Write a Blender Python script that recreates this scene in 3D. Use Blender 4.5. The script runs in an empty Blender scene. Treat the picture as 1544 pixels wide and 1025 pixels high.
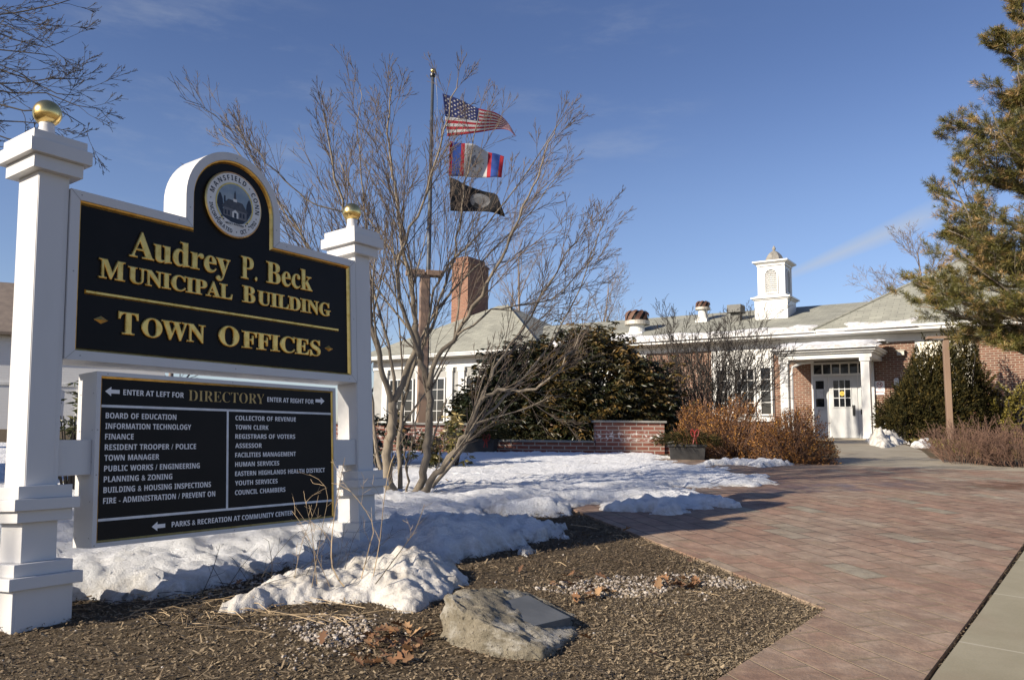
import bpy, bmesh, math, random
import numpy as np
from mathutils import Vector, Matrix, noise as mnoise

R = math.radians
sc = bpy.context.scene
COL = sc.collection

# ------------------------------------------------------------------ camera
FPX, PITCH, ROLL = 1220.0, 0.115, 0.010
EYE = Vector((0, 0, 1.0))
FW = Vector((0, math.cos(PITCH), math.sin(PITCH)))
UP0 = Vector((0, -math.sin(PITCH), math.cos(PITCH)))
RX = Vector((1, 0, 0)) * math.cos(ROLL) + UP0 * math.sin(ROLL)
UP = Vector((1, 0, 0)) * -math.sin(ROLL) + UP0 * math.cos(ROLL)
cd = bpy.data.cameras.new("camera")
cam = bpy.data.objects.new("camera", cd)
COL.objects.link(cam)
cd.sensor_width = 36.0
cd.lens = 36.0 * FPX / 1544.0
cd.clip_start, cd.clip_end = 0.05, 3000
cm = Matrix((RX, UP, -FW)).transposed().to_4x4()
cm.translation = EYE
cam.matrix_world = cm
sc.camera = cam

def ray(px, py):
    return FW + RX * ((px - 772) / FPX) - UP * ((py - 512.5) / FPX)

# ------------------------------------------------------------------ sun + sky
SUN_AZ, SUN_EL = R(56.0), R(24.0)          # the sun stands behind the viewer's left shoulder
SUN_DIR = Vector((-math.sin(SUN_AZ) * math.cos(SUN_EL), -math.cos(SUN_AZ) * math.cos(SUN_EL), math.sin(SUN_EL)))
ld = bpy.data.lights.new("sun", 'SUN')
ld.energy, ld.angle, ld.color = 5.0, R(0.5), (1.0, 0.89, 0.73)
lo = bpy.data.objects.new("sun", ld)
COL.objects.link(lo)
lo.rotation_euler = SUN_DIR.to_track_quat('Z', 'Y').to_euler()

W = bpy.data.worlds.new("World")
sc.world = W
W.use_nodes = True
wt = W.node_tree
wt.nodes.clear()
wn = wt.nodes.new
def wl(a, b): wt.links.new(a, b)
def wmath(op, a=None, b=None, c=None, clamp=False):
    n = wn('ShaderNodeMath'); n.operation = op; n.use_clamp = clamp
    for i, v in enumerate((a, b, c)):
        if v is None: continue
        if isinstance(v, (int, float)): n.inputs[i].default_value = v
        else: wl(v, n.inputs[i])
    return n.outputs[0]
sky = wn('ShaderNodeTexSky'); sky.sky_type = 'NISHITA'; sky.sun_disc = False
sky.sun_elevation = SUN_EL
sky.sun_rotation = math.atan2(SUN_DIR.x, SUN_DIR.y)
sky.altitude = 150; sky.air_density = 1.0; sky.dust_density = 0.35; sky.ozone_density = 2.2
tc = wn('ShaderNodeTexCoord'); D = tc.outputs['Generated']
def wdot(vec):
    n = wn('ShaderNodeVectorMath'); n.operation = 'DOT_PRODUCT'
    wl(D, n.inputs[0]); n.inputs[1].default_value = tuple(vec); return n.outputs['Value']
def smooth(v, lo_, hi_):
    n = wn('ShaderNodeMapRange'); n.interpolation_type = 'SMOOTHSTEP'
    wl(v, n.inputs[0]); n.inputs[1].default_value = lo_; n.inputs[2].default_value = hi_
    return n.outputs[0]
# old contrail: a band along a great circle, widening towards its right end
da, db = ray(1140, 436).normalized(), ray(1420, 316).normalized()
nn = da.cross(db).normalized()
along = (db - da * da.dot(db)).normalized()
t_along = wdot(along)
off = wmath('ABSOLUTE', wdot(nn))
width = wmath('MULTIPLY_ADD', t_along, 0.058, 0.0042)
band = wmath('SUBTRACT', 1.0, wmath('DIVIDE', off, width), clamp=True)
band = wmath('MULTIPLY', wmath('POWER', band, 0.8), smooth(t_along, -0.03, 0.10))
band = wmath('MULTIPLY', band, wmath('SUBTRACT', 1.0, smooth(t_along, 0.17, 0.24)))
# thin cirrus wisps
mp = wn('ShaderNodeMapping'); wl(D, mp.inputs[0])
mp.inputs['Rotation'].default_value = (0.0, R(-24), 0.0)
mp.inputs['Scale'].default_value = (4.0, 4.0, 15.0)
nz = wn('ShaderNodeTexNoise'); wl(mp.outputs[0], nz.inputs['Vector'])
nz.inputs['Scale'].default_value = 1.6; nz.inputs['Detail'].default_value = 7; nz.inputs['Roughness'].default_value = 0.62
wis = smooth(nz.outputs[0], 0.46, 0.80)
def spot(px, py, c0, c1):
    return smooth(wdot(ray(px, py).normalized()), math.cos(R(c0)), math.cos(R(c1)))
sp = wmath('ADD', spot(270, 190, 13, 2), wmath('MULTIPLY', spot(900, 120, 9, 1), 0.7), clamp=True)
sp = wmath('ADD', sp, 0.05, clamp=True)
cl = wmath('ADD', wmath('MULTIPLY', wmath('MULTIPLY', wis, sp), 0.26), wmath('MULTIPLY', band, 0.56), clamp=True)
mix = wn('ShaderNodeMix'); mix.data_type = 'RGBA'
wl(cl, mix.inputs['Factor'])
hs = wn('ShaderNodeMix'); hs.data_type = 'RGBA'; hs.blend_type = 'MULTIPLY'; hs.inputs['Factor'].default_value = 1.0
wl(sky.outputs[0], hs.inputs[6]); tint = wn('ShaderNodeMix'); tint.data_type = 'RGBA'                  # clear cold-air blue, paling downwards
sz = wn('ShaderNodeSeparateXYZ'); wl(D, sz.inputs[0])
wl(smooth(sz.outputs[2], 0.24, 0.46), tint.inputs['Factor']); tint.inputs[6].default_value = (1.24, 1.20, 1.40, 1); tint.inputs[7].default_value = (0.99, 1.0, 1.26, 1)
wl(tint.outputs[2], hs.inputs[7])
wl(hs.outputs[2], mix.inputs[6]); mix.inputs[7].default_value = (5.6, 6.0, 6.6, 1)
bg = wn('ShaderNodeBackground'); wl(mix.outputs[2], bg.inputs[0]); bg.inputs[1].default_value = 0.062
wo = wn('ShaderNodeOutputWorld'); wl(bg.outputs[0], wo.inputs[0])

sc.view_settings.view_transform = 'Standard'
sc.view_settings.look = 'None'
sc.view_settings.exposure = 0.64
sc.view_settings.gamma = 1.0
sc.cycles.max_bounces = 6
sc.cycles.transparent_max_bounces = 6

# ------------------------------------------------------------------ helpers
rng = random.Random(7)
nr = np.random.default_rng(7)

GY = [-60, 0, 3.5, 8, 12, 15, 20, 27, 45, 100]
GZ = [-.15, -.12, -.02, .28, .53, .68, .84, .95, 1.0, 1.0]
_ks = np.linspace(-1.2, 1.2, 9)
def gz(y):
    y = np.asarray(y, dtype=float)
    return np.mean([np.interp(y + k, GY, GZ) for k in _ks], axis=0)
def at(px, py, Y):
    d = ray(px, py); return EYE + d * (Y / d.y)
def G(px, py):
    """where the sight line through a point of the picture meets the ground"""
    d = ray(px, py); t = 0.5
    while t < 90:
        P = EYE + d * t
        if P.z < gz(P.y): break
        t += 0.05 if t > 20 else 0.01
    return P

_T = nr.random((32, 32, 32))
def vnoise(P):
    P = np.asarray(P, dtype=float)
    i = np.floor(P).astype(int); f = P - i; f = f * f * (3 - 2 * f)
    i0 = i % 32; i1 = (i + 1) % 32
    x0, y0, z0 = i0[:, 0], i0[:, 1], i0[:, 2]; x1, y1, z1 = i1[:, 0], i1[:, 1], i1[:, 2]
    fx, fy, fz = f[:, 0], f[:, 1], f[:, 2]
    a = _T[x0, y0, z0] * (1 - fx) + _T[x1, y0, z0] * fx
    b = _T[x0, y1, z0] * (1 - fx) + _T[x1, y1, z0] * fx
    c = _T[x0, y0, z1] * (1 - fx) + _T[x1, y0, z1] * fx
    d = _T[x0, y1, z1] * (1 - fx) + _T[x1, y1, z1] * fx
    return ((a * (1 - fy) + b * fy) * (1 - fz) + (c * (1 - fy) + d * fy) * fz) * 2 - 1
def fbm(P, o=4, g=0.5):
    s = 0; a = 1.0
    P = np.asarray(P, dtype=float)
    for k in range(o):
        s = s + a * vnoise(P * (2 ** k) + 7.3 * k); a *= g
    return s

def tag(o, label=None, cat=None, group=None, kind=None):
    if label: o['label'] = label
    if cat: o['category'] = cat
    if group: o['group'] = group
    if kind: o['kind'] = kind
    return o
def empty(name, loc, rz=0.0, rx=0.0):
    o = bpy.data.objects.new(name, None); COL.objects.link(o)
    o.location = loc; o.rotation_euler = (rx, 0, rz); o.empty_display_size = 0.1
    return o
def link(name, me, parent=None):
    o = bpy.data.objects.new(name, me); COL.objects.link(o)
    if parent is not None: o.parent = parent
    return o
def uvbox(me):
    """metric box-projected UVs in the mesh's own space"""
    n = len(me.polygons)
    if n == 0: return
    nor = np.empty(n * 3); me.polygons.foreach_get('normal', nor); nor = np.abs(nor.reshape(-1, 3))
    tot = np.empty(n, dtype=np.int32); me.polygons.foreach_get('loop_total', tot)
    nl = len(me.loops)
    vi = np.empty(nl, dtype=np.int32); me.loops.foreach_get('vertex_index', vi)
    co = np.empty(len(me.vertices) * 3); me.vertices.foreach_get('co', co); co = co.reshape(-1, 3)
    ax = np.repeat(np.argmax(nor * np.array([1, 1, 1.0]), axis=1), tot)
    P = co[vi]
    u = np.where(ax == 0, P[:, 1], P[:, 0]); v = np.where(ax == 2, P[:, 1], P[:, 2])
    l = me.uv_layers.new(name='metric')
    l.data.foreach_set('uv', np.stack([u, v], 1).ravel().astype(np.float32))

class MB:
    def __init__(s): s.v = []; s.f = []; s.m = []
    def add(s, vs, fs, m=0, M=None):
        b = len(s.v)
        if M is not None: vs = [tuple(M @ Vector(p)) for p in vs]
        s.v.extend(tuple(p) for p in vs)
        for f in fs: s.f.append([b + i for i in f]); s.m.append(m)
        return s
    def box(s, x0, x1, y0, y1, z0, z1, m=0, M=None):
        v = [(x0, y0, z0), (x1, y0, z0), (x1, y1, z0), (x0, y1, z0), (x0, y0, z1), (x1, y0, z1), (x1, y1, z1), (x0, y1, z1)]
        return s.add(v, [(3, 2, 1, 0), (4, 5, 6, 7), (0, 1, 5, 4), (1, 2, 6, 5), (2, 3, 7, 6), (3, 0, 4, 7)], m, M)
    def frustum(s, a, b, m=0):
        """a, b = (x0,x1,y0,y1,z) lower and upper rectangles"""
        v = [(a[0], a[2], a[4]), (a[1], a[2], a[4]), (a[1], a[3], a[4]), (a[0], a[3], a[4]), (b[0], b[2], b[4]), (b[1], b[2], b[4]), (b[1], b[3], b[4]), (b[0], b[3], b[4])]
        return s.add(v, [(3, 2, 1, 0), (4, 5, 6, 7), (0, 1, 5, 4), (1, 2, 6, 5), (2, 3, 7, 6), (3, 0, 4, 7)], m)
    def prism(s, poly, y0, y1, m=0):
        """polygon in x,z (counter-clockwise seen from -y) given depth y0..y1"""
        n = len(poly)
        v = [(x, y0, z) for x, z in poly] + [(x, y1, z) for x, z in poly]
        f = [tuple(range(n)), tuple(range(2 * n - 1, n - 1, -1))]
        f += [((i + 1) % n, i, i + n, (i + 1) % n + n) for i in range(n)]
        return s.add(v, f, m)
    def ring(s, A, B, ya, yb, m=0):
        """flat or sloping strip between two closed outlines of equal length"""
        n = len(A)
        v = [(x, ya, z) for x, z in A] + [(x, yb, z) for x, z in B]
        return s.add(v, [(i, (i + 1) % n, (i + 1) % n + n, i + n) for i in range(n)], m)
    def lathe(s, prof, n=24, c=(0, 0), m=0, z0=0.0):
        v = []; f = []
        for r, z in prof:
            for k in range(n):
                a = 2 * math.pi * k / n; v.append((c[0] + r * math.cos(a), c[1] + r * math.sin(a), z0 + z))
        for i in range(len(prof) - 1):
            for k in range(n):
                k2 = (k + 1) % n; f.append((i * n + k, i * n + k2, (i + 1) * n + k2, (i + 1) * n + k))
        f.append(tuple(range(n - 1, -1, -1))); f.append(tuple(range((len(prof) - 1) * n, len(prof) * n)))
        return s.add(v, f, m)
    def tube(s, pts, rad, n=6, m=0):
        b = len(s.v); N = len(pts)
        ref = Vector((0.31, 0.17, 0.93))
        for i in range(N):
            t = (pts[min(i + 1, N - 1)] - pts[max(i - 1, 0)])
            if t.length < 1e-9: t = Vector((0, 0, 1))
            t.normalize()
            if abs(t.dot(ref)) > 0.96: ref = Vector((0.9, 0.3, 0.1))
            u = t.cross(ref).normalized(); w = t.cross(u)
            p = pts[i]; r = rad[i]
            for k in range(n):
                a = 6.2831853 * k / n; ca, sa = r * math.cos(a), r * math.sin(a)
                s.v.append((p.x + u.x * ca + w.x * sa, p.y + u.y * ca + w.y * sa, p.z + u.z * ca + w.z * sa))
        for i in range(N - 1):
            for k in range(n):
                k2 = (k + 1) % n
                s.f.append((b + i * n + k2, b + i * n + k, b + (i + 1) * n + k, b + (i + 1) * n + k2)); s.m.append(m)
        if n > 3:
            s.f.append(tuple(range(b, b + n))); s.m.append(m)
            s.f.append(tuple(range(b + N * n - 1, b + N * n - 1 - n, -1))); s.m.append(m)
        return s
    def build(s, name, mats, parent=None, smooth=False, bevel=0.0, uv=True):
        me = bpy.data.meshes.new(name)
        me.from_pydata(s.v, [], s.f); 
        if not isinstance(mats, (list, tuple)): mats = [mats]
        for m in mats: me.materials.append(m)
        if len(mats) > 1: me.polygons.foreach_set('material_index', s.m)
        me.update()
        if uv: uvbox(me)
        if smooth:
            me.polygons.foreach_set('use_smooth', [True] * len(me.polygons))
        o = link(name, me, parent)
        if bevel:
            b = o.modifiers.new('edge', 'BEVEL'); b.width = bevel; b.segments = 2; b.limit_method = 'ANGLE'; b.angle_limit = R(35)
            b.harden_normals = False
        return o

def np_mesh(name, V, F, mats, parent=None, var=None, smooth=False, mi=None):
    V = np.asarray(V, dtype=np.float32); F = np.asarray(F, dtype=np.int32)
    k = F.shape[1]
    me = bpy.data.meshes.new(name)
    me.vertices.add(len(V)); me.vertices.foreach_set('co', V.ravel())
    me.loops.add(F.size); me.loops.foreach_set('vertex_index', F.ravel())
    me.polygons.add(len(F)); me.polygons.foreach_set('loop_start', (np.arange(len(F)) * k).astype(np.int32))
    if not isinstance(mats, (list, tuple)): mats = [mats]
    for m in mats: me.materials.append(m)
    if mi is not None: me.polygons.foreach_set('material_index', np.asarray(mi, dtype=np.int32))
    me.update(calc_edges=True)
    if smooth: me.polygons.foreach_set('use_smooth', np.ones(len(F), dtype=bool))
    if var is not None:
        a = me.attributes.new('var', 'FLOAT', 'POINT'); a.data.foreach_set('value', np.asarray(var, dtype=np.float32))
    return link(name, me, parent)

def unit(a): return a / np.maximum(np.linalg.norm(a, axis=1, keepdims=True), 1e-9)

def leaf_arrays(P, D, L, Wd, fold=0.25, rnd=None):
    """folded diamond leaves: base P, direction D, length L, width Wd (arrays)"""
    g = rnd if rnd is not None else nr
    n = len(P); D = unit(D)
    s = unit(np.cross(D, unit(g.normal(size=(n, 3)))))
    nrm = np.cross(s, D)
    L = np.broadcast_to(L, (n,))[:, None]; Wd = np.broadcast_to(Wd, (n,))[:, None]
    mid = P + D * L * 0.5
    a = P; b = mid + s * Wd * 0.5 + nrm * Wd * fold; c = P + D * L; d = mid - s * Wd * 0.5 + nrm * Wd * fold
    V = np.stack([a, b, c, d], 1).reshape(-1, 3)
    i = np.arange(n)[:, None] * 4
    F = np.concatenate([i + np.array([0, 1, 2]), i + np.array([0, 2, 3])], 1).reshape(-1, 3)
    return V, F

# ------------------------------------------------------------------ materials
def nodes_of(m):
    m.use_nodes = True; nt = m.node_tree
    return nt, nt.nodes['Principled BSDF']
def setc(b, c=None, rough=None, metal=None, spec=None):
    if c is not None: b.inputs['Base Color'].default_value = (*c, 1)
    if rough is not None: b.inputs['Roughness'].default_value = rough
    if metal is not None: b.inputs['Metallic'].default_value = metal
    if spec is not None: b.inputs['Specular IOR Level'].default_value = spec
def mixc(nt, fac, a, b, mode='MIX'):
    n = nt.nodes.new('ShaderNodeMix'); n.data_type = 'RGBA'; n.blend_type = mode
    for sock, v in ((n.inputs['Factor'], fac), (n.inputs[6], a), (n.inputs[7], b)):
        if isinstance(v, (int, float)): sock.default_value = v
        elif isinstance(v, tuple): sock.default_value = (*v[:3], 1)
        else: nt.links.new(v, sock)
    return n.outputs[2]
def noise_(nt, scale, detail=4, rough=0.55, vec=None, stretch=None):
    n = nt.nodes.new('ShaderNodeTexNoise'); n.inputs['Scale'].default_value = scale
    n.inputs['Detail'].default_value = detail; n.inputs['Roughness'].default_value = rough
    if vec is None:
        t = nt.nodes.new('ShaderNodeTexCoord'); vec = t.outputs['Object']
    if stretch:
        mp_ = nt.nodes.new('ShaderNodeMapping'); mp_.inputs['Scale'].default_value = stretch
        nt.links.new(vec, mp_.inputs[0]); vec = mp_.outputs[0]
    nt.links.new(vec, n.inputs['Vector'])
    return n.outputs[0]
def ramp(nt, fac, lo_, hi_):
    n = nt.nodes.new('ShaderNodeMapRange'); n.interpolation_type = 'SMOOTHSTEP'
    nt.links.new(fac, n.inputs[0]); n.inputs[1].default_value = lo_; n.inputs[2].default_value = hi_
    return n.outputs[0]
def bump(nt, b, h, strength=0.3, dist=0.01):
    n = nt.nodes.new('ShaderNodeBump'); n.inputs['Strength'].default_value = strength; n.inputs['Distance'].default_value = dist
    nt.links.new(h, n.inputs['Height']); nt.links.new(n.outputs[0], b.inputs['Normal'])
def attr(nt, name='var'):
    n = nt.nodes.new('ShaderNodeAttribute'); n.attribute_name = name; return n.outputs['Fac']
def uvn(nt):
    n = nt.nodes.new('ShaderNodeUVMap'); n.uv_map = 'metric'; return n.outputs[0]

def mat(name, c1, c2=None, scale=6.0, rough=0.6, lo_=0.35, hi_=0.65, bumps=0.0, bscale=30, bdist=0.01, metal=0.0, spec=0.5, stretch=None, var=None):
    m = bpy.data.materials.new(name); nt, b = nodes_of(m); setc(b, c1, rough, metal, spec)
    col = None
    if c2 is not None:
        col = mixc(nt, ramp(nt, noise_(nt, scale, 5, 0.6, stretch=stretch), lo_, hi_), c1, c2)
    if var is not None:                       # per-leaf / per-chip colours
        vcol = None; a = attr(nt)
        cr = nt.nodes.new('ShaderNodeValToRGB'); nt.links.new(a, cr.inputs[0])
        els = cr.color_ramp.elements
        for k, (p, c) in enumerate(var):
            e = els[k] if k < 2 else els.new(p)
            e.position = p; e.color = (*c, 1)
        col = cr.outputs[0]
    if col is not None: nt.links.new(col, b.inputs['Base Color'])
    if bumps: bump(nt, b, noise_(nt, bscale, 4, 0.6, stretch=stretch), bumps, bdist)
    return m

M = {}
M['shadedwhite'] = mat('white wall paint toned for branch shade', (.31, .31, .30), (.25, .25, .24), 2, 0.6)  # white wing wall dulled, the colour stands in for branch shade
M['boxgrey'] = mat('dull grey sheet metal', (.11, .11, .10), (.08, .08, .075), 5, 0.6)
M['white'] = mat('white painted board', (.64, .64, .625), (.56, .56, .54), 5, 0.42, .4, .8, 0.08, 60, .002, stretch=(1, 1, .25))
M['signwhite'] = mat('white sign paint', (.58, .575, .57), (.52, .515, .505), 3.2, 0.38, .45, .85, 0.05, 40, .002, stretch=(1, 1, .2))
M['black'] = mat('black sign face', (.006, .006, .006), (.009, .008, .008), 3, 0.5, spec=0.18)
M['gold'] = mat('gold leaf', (.80, .51, .15), (.58, .33, .07), 22, 0.34, .4, .75, 0.15, 60, .002, metal=1.0)
M['goldball'] = mat('gold finial', (.86, .63, .25), (.62, .40, .12), 9, 0.26, .45, .8, 0.10, 30, .004, metal=1.0)
M['goldflat'] = mat('dull gold lettering', (.50, .36, .12), (.42, .29, .09), 30, 0.45)
M['letter'] = mat('white vinyl lettering', (.78, .78, .78), None, rough=0.5)
M['rule'] = mat('white painted rule', (.72, .74, .76), (.60, .62, .64), 14, rough=0.5)
M['sealwhite'] = mat('seal enamel', (.74, .73, .70), (.66, .64, .60), 12, 0.4)
M['sealblue'] = mat('seal sky', (.20, .27, .34), (.30, .36, .40), 10, 0.5)
M['sealdark'] = mat('seal ink', (.012, .018, .035), None, rough=0.5)
M['sealgrey'] = mat('seal wall', (.15, .15, .16), (.11, .11, .12), 40, 0.5)
M['sealroof'] = mat('seal roof', (.045, .05, .06), (.07, .07, .08), 40, 0.5)
M['screw'] = mat('screw head', (.30, .29, .28), None, rough=0.4, metal=0.7)
M['glass'] = mat('dark window glass', (.012, .014, .017), None, rough=0.06, spec=0.6)
M['rust'] = mat('rusty vent metal', (.085, .034, .022), (.15, .085, .055), 7, 0.75, bumps=.3, bscale=20)
M['galv'] = mat('weathered galvanised metal', (.52, .50, .44), (.40, .36, .30), 6, 0.55, metal=.3)
M['lead'] = mat('weathered dome metal', (.20, .19, .17), (.32, .30, .26), 5, 0.6, metal=.2)
M['metalw'] = mat('white vent metal', (.70, .70, .68), (.6, .6, .57), 5, 0.5)
M['lampbrown'] = mat('brown lamp post', (.245, .165, .115), (.205, .135, .095), 5, 0.6, stretch=(1, 1, .2))
M['pole'] = mat('grey flagpole', (.085, .095, .115), (.06, .07, .085), 6, 0.5, metal=.2, stretch=(1, 1, .1))
M['planter'] = mat('grey weathered planter box', (.035, .034, .034), (.022, .021, .021), 9, 0.7)
M['red'] = mat('red ribbon', (.20, .012, .008), (.13, .008, .006), 10, 0.6)
M['cap'] = mat('grey capstone', (.27, .26, .24), (.20, .20, .18), 6, 0.8, bumps=.3)
M['yellow'] = mat('yellow sticker', (.62, .40, .03), None, rough=0.5)
M['paper'] = mat('paper notice', (.50, .51, .52), (.36, .37, .38), 25, 0.7)
M['signred'] = mat('red sign print', (.35, .03, .03), None, rough=0.5)
M['darkmetal'] = mat('dark metal', (.03, .03, .03), None, rough=0.4, metal=.6)
M['cream'] = mat('cream panel', (.78, .73, .60), (.72, .67, .55), 2, 0.6)
M['doorshade'] = mat('white door paint toned for shade', (.50, .51, .51), (.45, .46, .46), 3, 0.5)  # white door greyed, the shade on it is put into the colour
M['plaque'] = mat('slate grey plaque', (.085, .092, .098), (.125, .132, .138), 5, 0.7, .35, .75, .05, 90, .001)

def brick_mat(name, c1, c2, mort, stain=False):
    m = bpy.data.materials.new(name); nt, b = nodes_of(m); setc(b, None, 0.85)
    u = uvn(nt)
    br = nt.nodes.new('ShaderNodeTexBrick'); nt.links.new(u, br.inputs['Vector'])
    br.inputs['Color1'].default_value = (*c1, 1); br.inputs['Color2'].default_value = (*c2, 1); br.inputs['Mortar'].default_value = (*mort, 1)
    br.inputs['Scale'].default_value = 1.0; br.inputs['Brick Width'].default_value = 0.215; br.inputs['Row Height'].default_value = 0.072
    br.inputs['Mortar Size'].default_value = 0.0105; br.inputs['Mortar Smooth'].default_value = 0.15; br.inputs['Bias'].default_value = -0.1
    col = mixc(nt, ramp(nt, noise_(nt, 2.5, 5, .6, vec=u), .35, .75), br.outputs[0], (.24, .17, .13), 'MIX')
    col = mixc(nt, 0.35, br.outputs[0], col)
    n2 = noise_(nt, 14, 3, .6, vec=u)
    col = mixc(nt, 0.5, col, mixc(nt, n2, (.55, .5, .5), (1.35, 1.3, 1.25)), 'MULTIPLY')
    if stain:
        sx = nt.nodes.new('ShaderNodeSeparateXYZ'); nt.links.new(u, sx.inputs[0])
        a = ramp(nt, sx.outputs[1], .86, .93); c_ = ramp(nt, sx.outputs[1], 1.10, .98)
        t = nt.nodes.new('ShaderNodeMath'); t.operation = 'MULTIPLY'; nt.links.new(a, t.inputs[0]); nt.links.new(c_, t.inputs[1])
        t2 = nt.nodes.new('ShaderNodeMath'); t2.operation = 'MULTIPLY'; nt.links.new(t.outputs[0], t2.inputs[0])
        nt.links.new(ramp(nt, noise_(nt, 13, 8, .75, vec=u), .50, .62), t2.inputs[1])
        col = mixc(nt, t2.outputs[0], col, (.72, .70, .68))
    nt.links.new(col, b.inputs['Base Color'])
    inv = nt.nodes.new('ShaderNodeMath'); inv.operation = 'SUBTRACT'; inv.inputs[0].default_value = 1; nt.links.new(br.outputs['Fac'], inv.inputs[1])
    bump(nt, b, inv.outputs[0], 0.5, 0.006)
    return m
M['brick'] = brick_mat('red brick wall', (.175, .070, .042), (.105, .044, .030), (.31, .27, .21))
M['brickg'] = brick_mat('garden wall brick', (.235, .075, .05), (.16, .05, .036), (.36, .32, .28), True)
M['brickc'] = brick_mat('chimney brick', (.25, .10, .06), (.18, .07, .045), (.28, .21, .15))

def shingle():
    m = bpy.data.materials.new('grey roof shingles'); nt, b = nodes_of(m); setc(b, None, 0.9)
    u = uvn(nt)
    br = nt.nodes.new('ShaderNodeTexBrick'); nt.links.new(u, br.inputs['Vector'])
    br.inputs['Color1'].default_value = (.31, .31, .265, 1); br.inputs['Color2'].default_value = (.25, .25, .215, 1); br.inputs['Mortar'].default_value = (.16, .16, .14, 1)
    br.inputs['Scale'].default_value = 1.0; br.inputs['Brick Width'].default_value = 0.42; br.inputs['Row Height'].default_value = 0.13
    br.inputs['Mortar Size'].default_value = 0.010; br.inputs['Mortar Smooth'].default_value = 0.5
    col = mixc(nt, 0.55, br.outputs[0], mixc(nt, ramp(nt, noise_(nt, 1.2, 6, .65, vec=u), .3, .75), (.7, .7, .68), (1.25, 1.25, 1.2)), 'MULTIPLY')
    nt.links.new(col, b.inputs['Base Color'])
    inv = nt.nodes.new('ShaderNodeMath'); inv.operation = 'SUBTRACT'; inv.inputs[0].default_value = 1; nt.links.new(br.outputs['Fac'], inv.inputs[1])
    bump(nt, b, inv.outputs[0], 0.4, 0.01)
    return m
M['shingle'] = shingle()

def siding():
    m = bpy.data.materials.new('white clapboard siding'); nt, b = nodes_of(m); setc(b, (.74, .74, .73), 0.6)
    sx = nt.nodes.new('ShaderNodeSeparateXYZ'); nt.links.new(uvn(nt), sx.inputs[0])
    fr = nt.nodes.new('ShaderNodeMath'); fr.operation = 'FRACT'
    mu = nt.nodes.new('ShaderNodeMath'); mu.operation = 'MULTIPLY'; mu.inputs[1].default_value = 1 / .11
    nt.links.new(sx.outputs[1], mu.inputs[0]); nt.links.new(mu.outputs[0], fr.inputs[0])
    bump(nt, b, fr.outputs[0], 0.8, 0.012)
    return m
M['siding'] = siding()

def snow_mat():
    m = bpy.data.materials.new('old snow'); nt, b = nodes_of(m); setc(b, None, 0.65, spec=.3)
    f = ramp(nt, noise_(nt, 3.0, 7, .65), .48, .78)
    f2 = ramp(nt, noise_(nt, 45, 3, .6), .60, .78)
    col = mixc(nt, f, (.84, .85, .87), (.70, .69, .67))
    e_ = nt.nodes.new('ShaderNodeMath'); e_.operation = 'MULTIPLY'; nt.links.new(attr(nt), e_.inputs[0]); nt.links.new(ramp(nt, noise_(nt, 9, 7, .7), .32, .66), e_.inputs[1])
    col = mixc(nt, e_.outputs[0], col, (.40, .36, .30))
    col = mixc(nt, mixc(nt, f2, (0, 0, 0), (.22, .22, .22)), col, (.50, .46, .40))
    nt.links.new(col, b.inputs['Base Color'])
    b.inputs['Subsurface Weight'].default_value = 0.0
    bump(nt, b, noise_(nt, 19, 10, .78), 0.95, 0.05)
    return m
M['snow'] = snow_mat()

def dirty_snow():
    m = bpy.data.materials.new('gritty snow'); nt, b = nodes_of(m); setc(b, None, 0.75, spec=.3)
    f = ramp(nt, noise_(nt, 5.0, 7, .7), .40, .72)
    f2 = ramp(nt, noise_(nt, 60, 3, .6), .55, .70)
    col = mixc(nt, f, (.56, .54, .51), (.36, .33, .28))
    col = mixc(nt, mixc(nt, f2, (0, 0, 0), (.40, .40, .40)), col, (.32, .27, .21))
    nt.links.new(col, b.inputs['Base Color'])
    bump(nt, b, noise_(nt, 40, 6, .7), 0.6, 0.02)
    return m
M['gritsnow'] = dirty_snow()

def ground_mat(name, cols, sc_=9, bumps=.6):
    m = bpy.data.materials.new(name); nt, b = nodes_of(m); setc(b, None, 0.95, spec=.2)
    f = ramp(nt, noise_(nt, sc_, 8, .7), .33, .68); g = ramp(nt, noise_(nt, sc_ * 14, 4, .65), .42, .62)
    big = ramp(nt, noise_(nt, .9, 4, .55), .38, .66)
    col = mixc(nt, f, cols[0], cols[1]); col = mixc(nt, g, col, cols[2]); 
    col = mixc(nt, mixc(nt, big, (.1, .1, .1), (.6, .6, .6)), col, cols[3])
    nt.links.new(col, b.inputs['Base Color'])
    bump(nt, b, noise_(nt, sc_ * 9, 6, .7), bumps, 0.03)
    return m
M['soil'] = ground_mat('winter soil and dead turf', ((.10, .075, .045), (.16, .12, .075), (.07, .05, .035), (.13, .105, .06)))
M['mulch'] = ground_mat('bark mulch', ((.10, .075, .048), (.17, .13, .082), (.06, .044, .03), (.15, .115, .075)), 14, .9)

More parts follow.
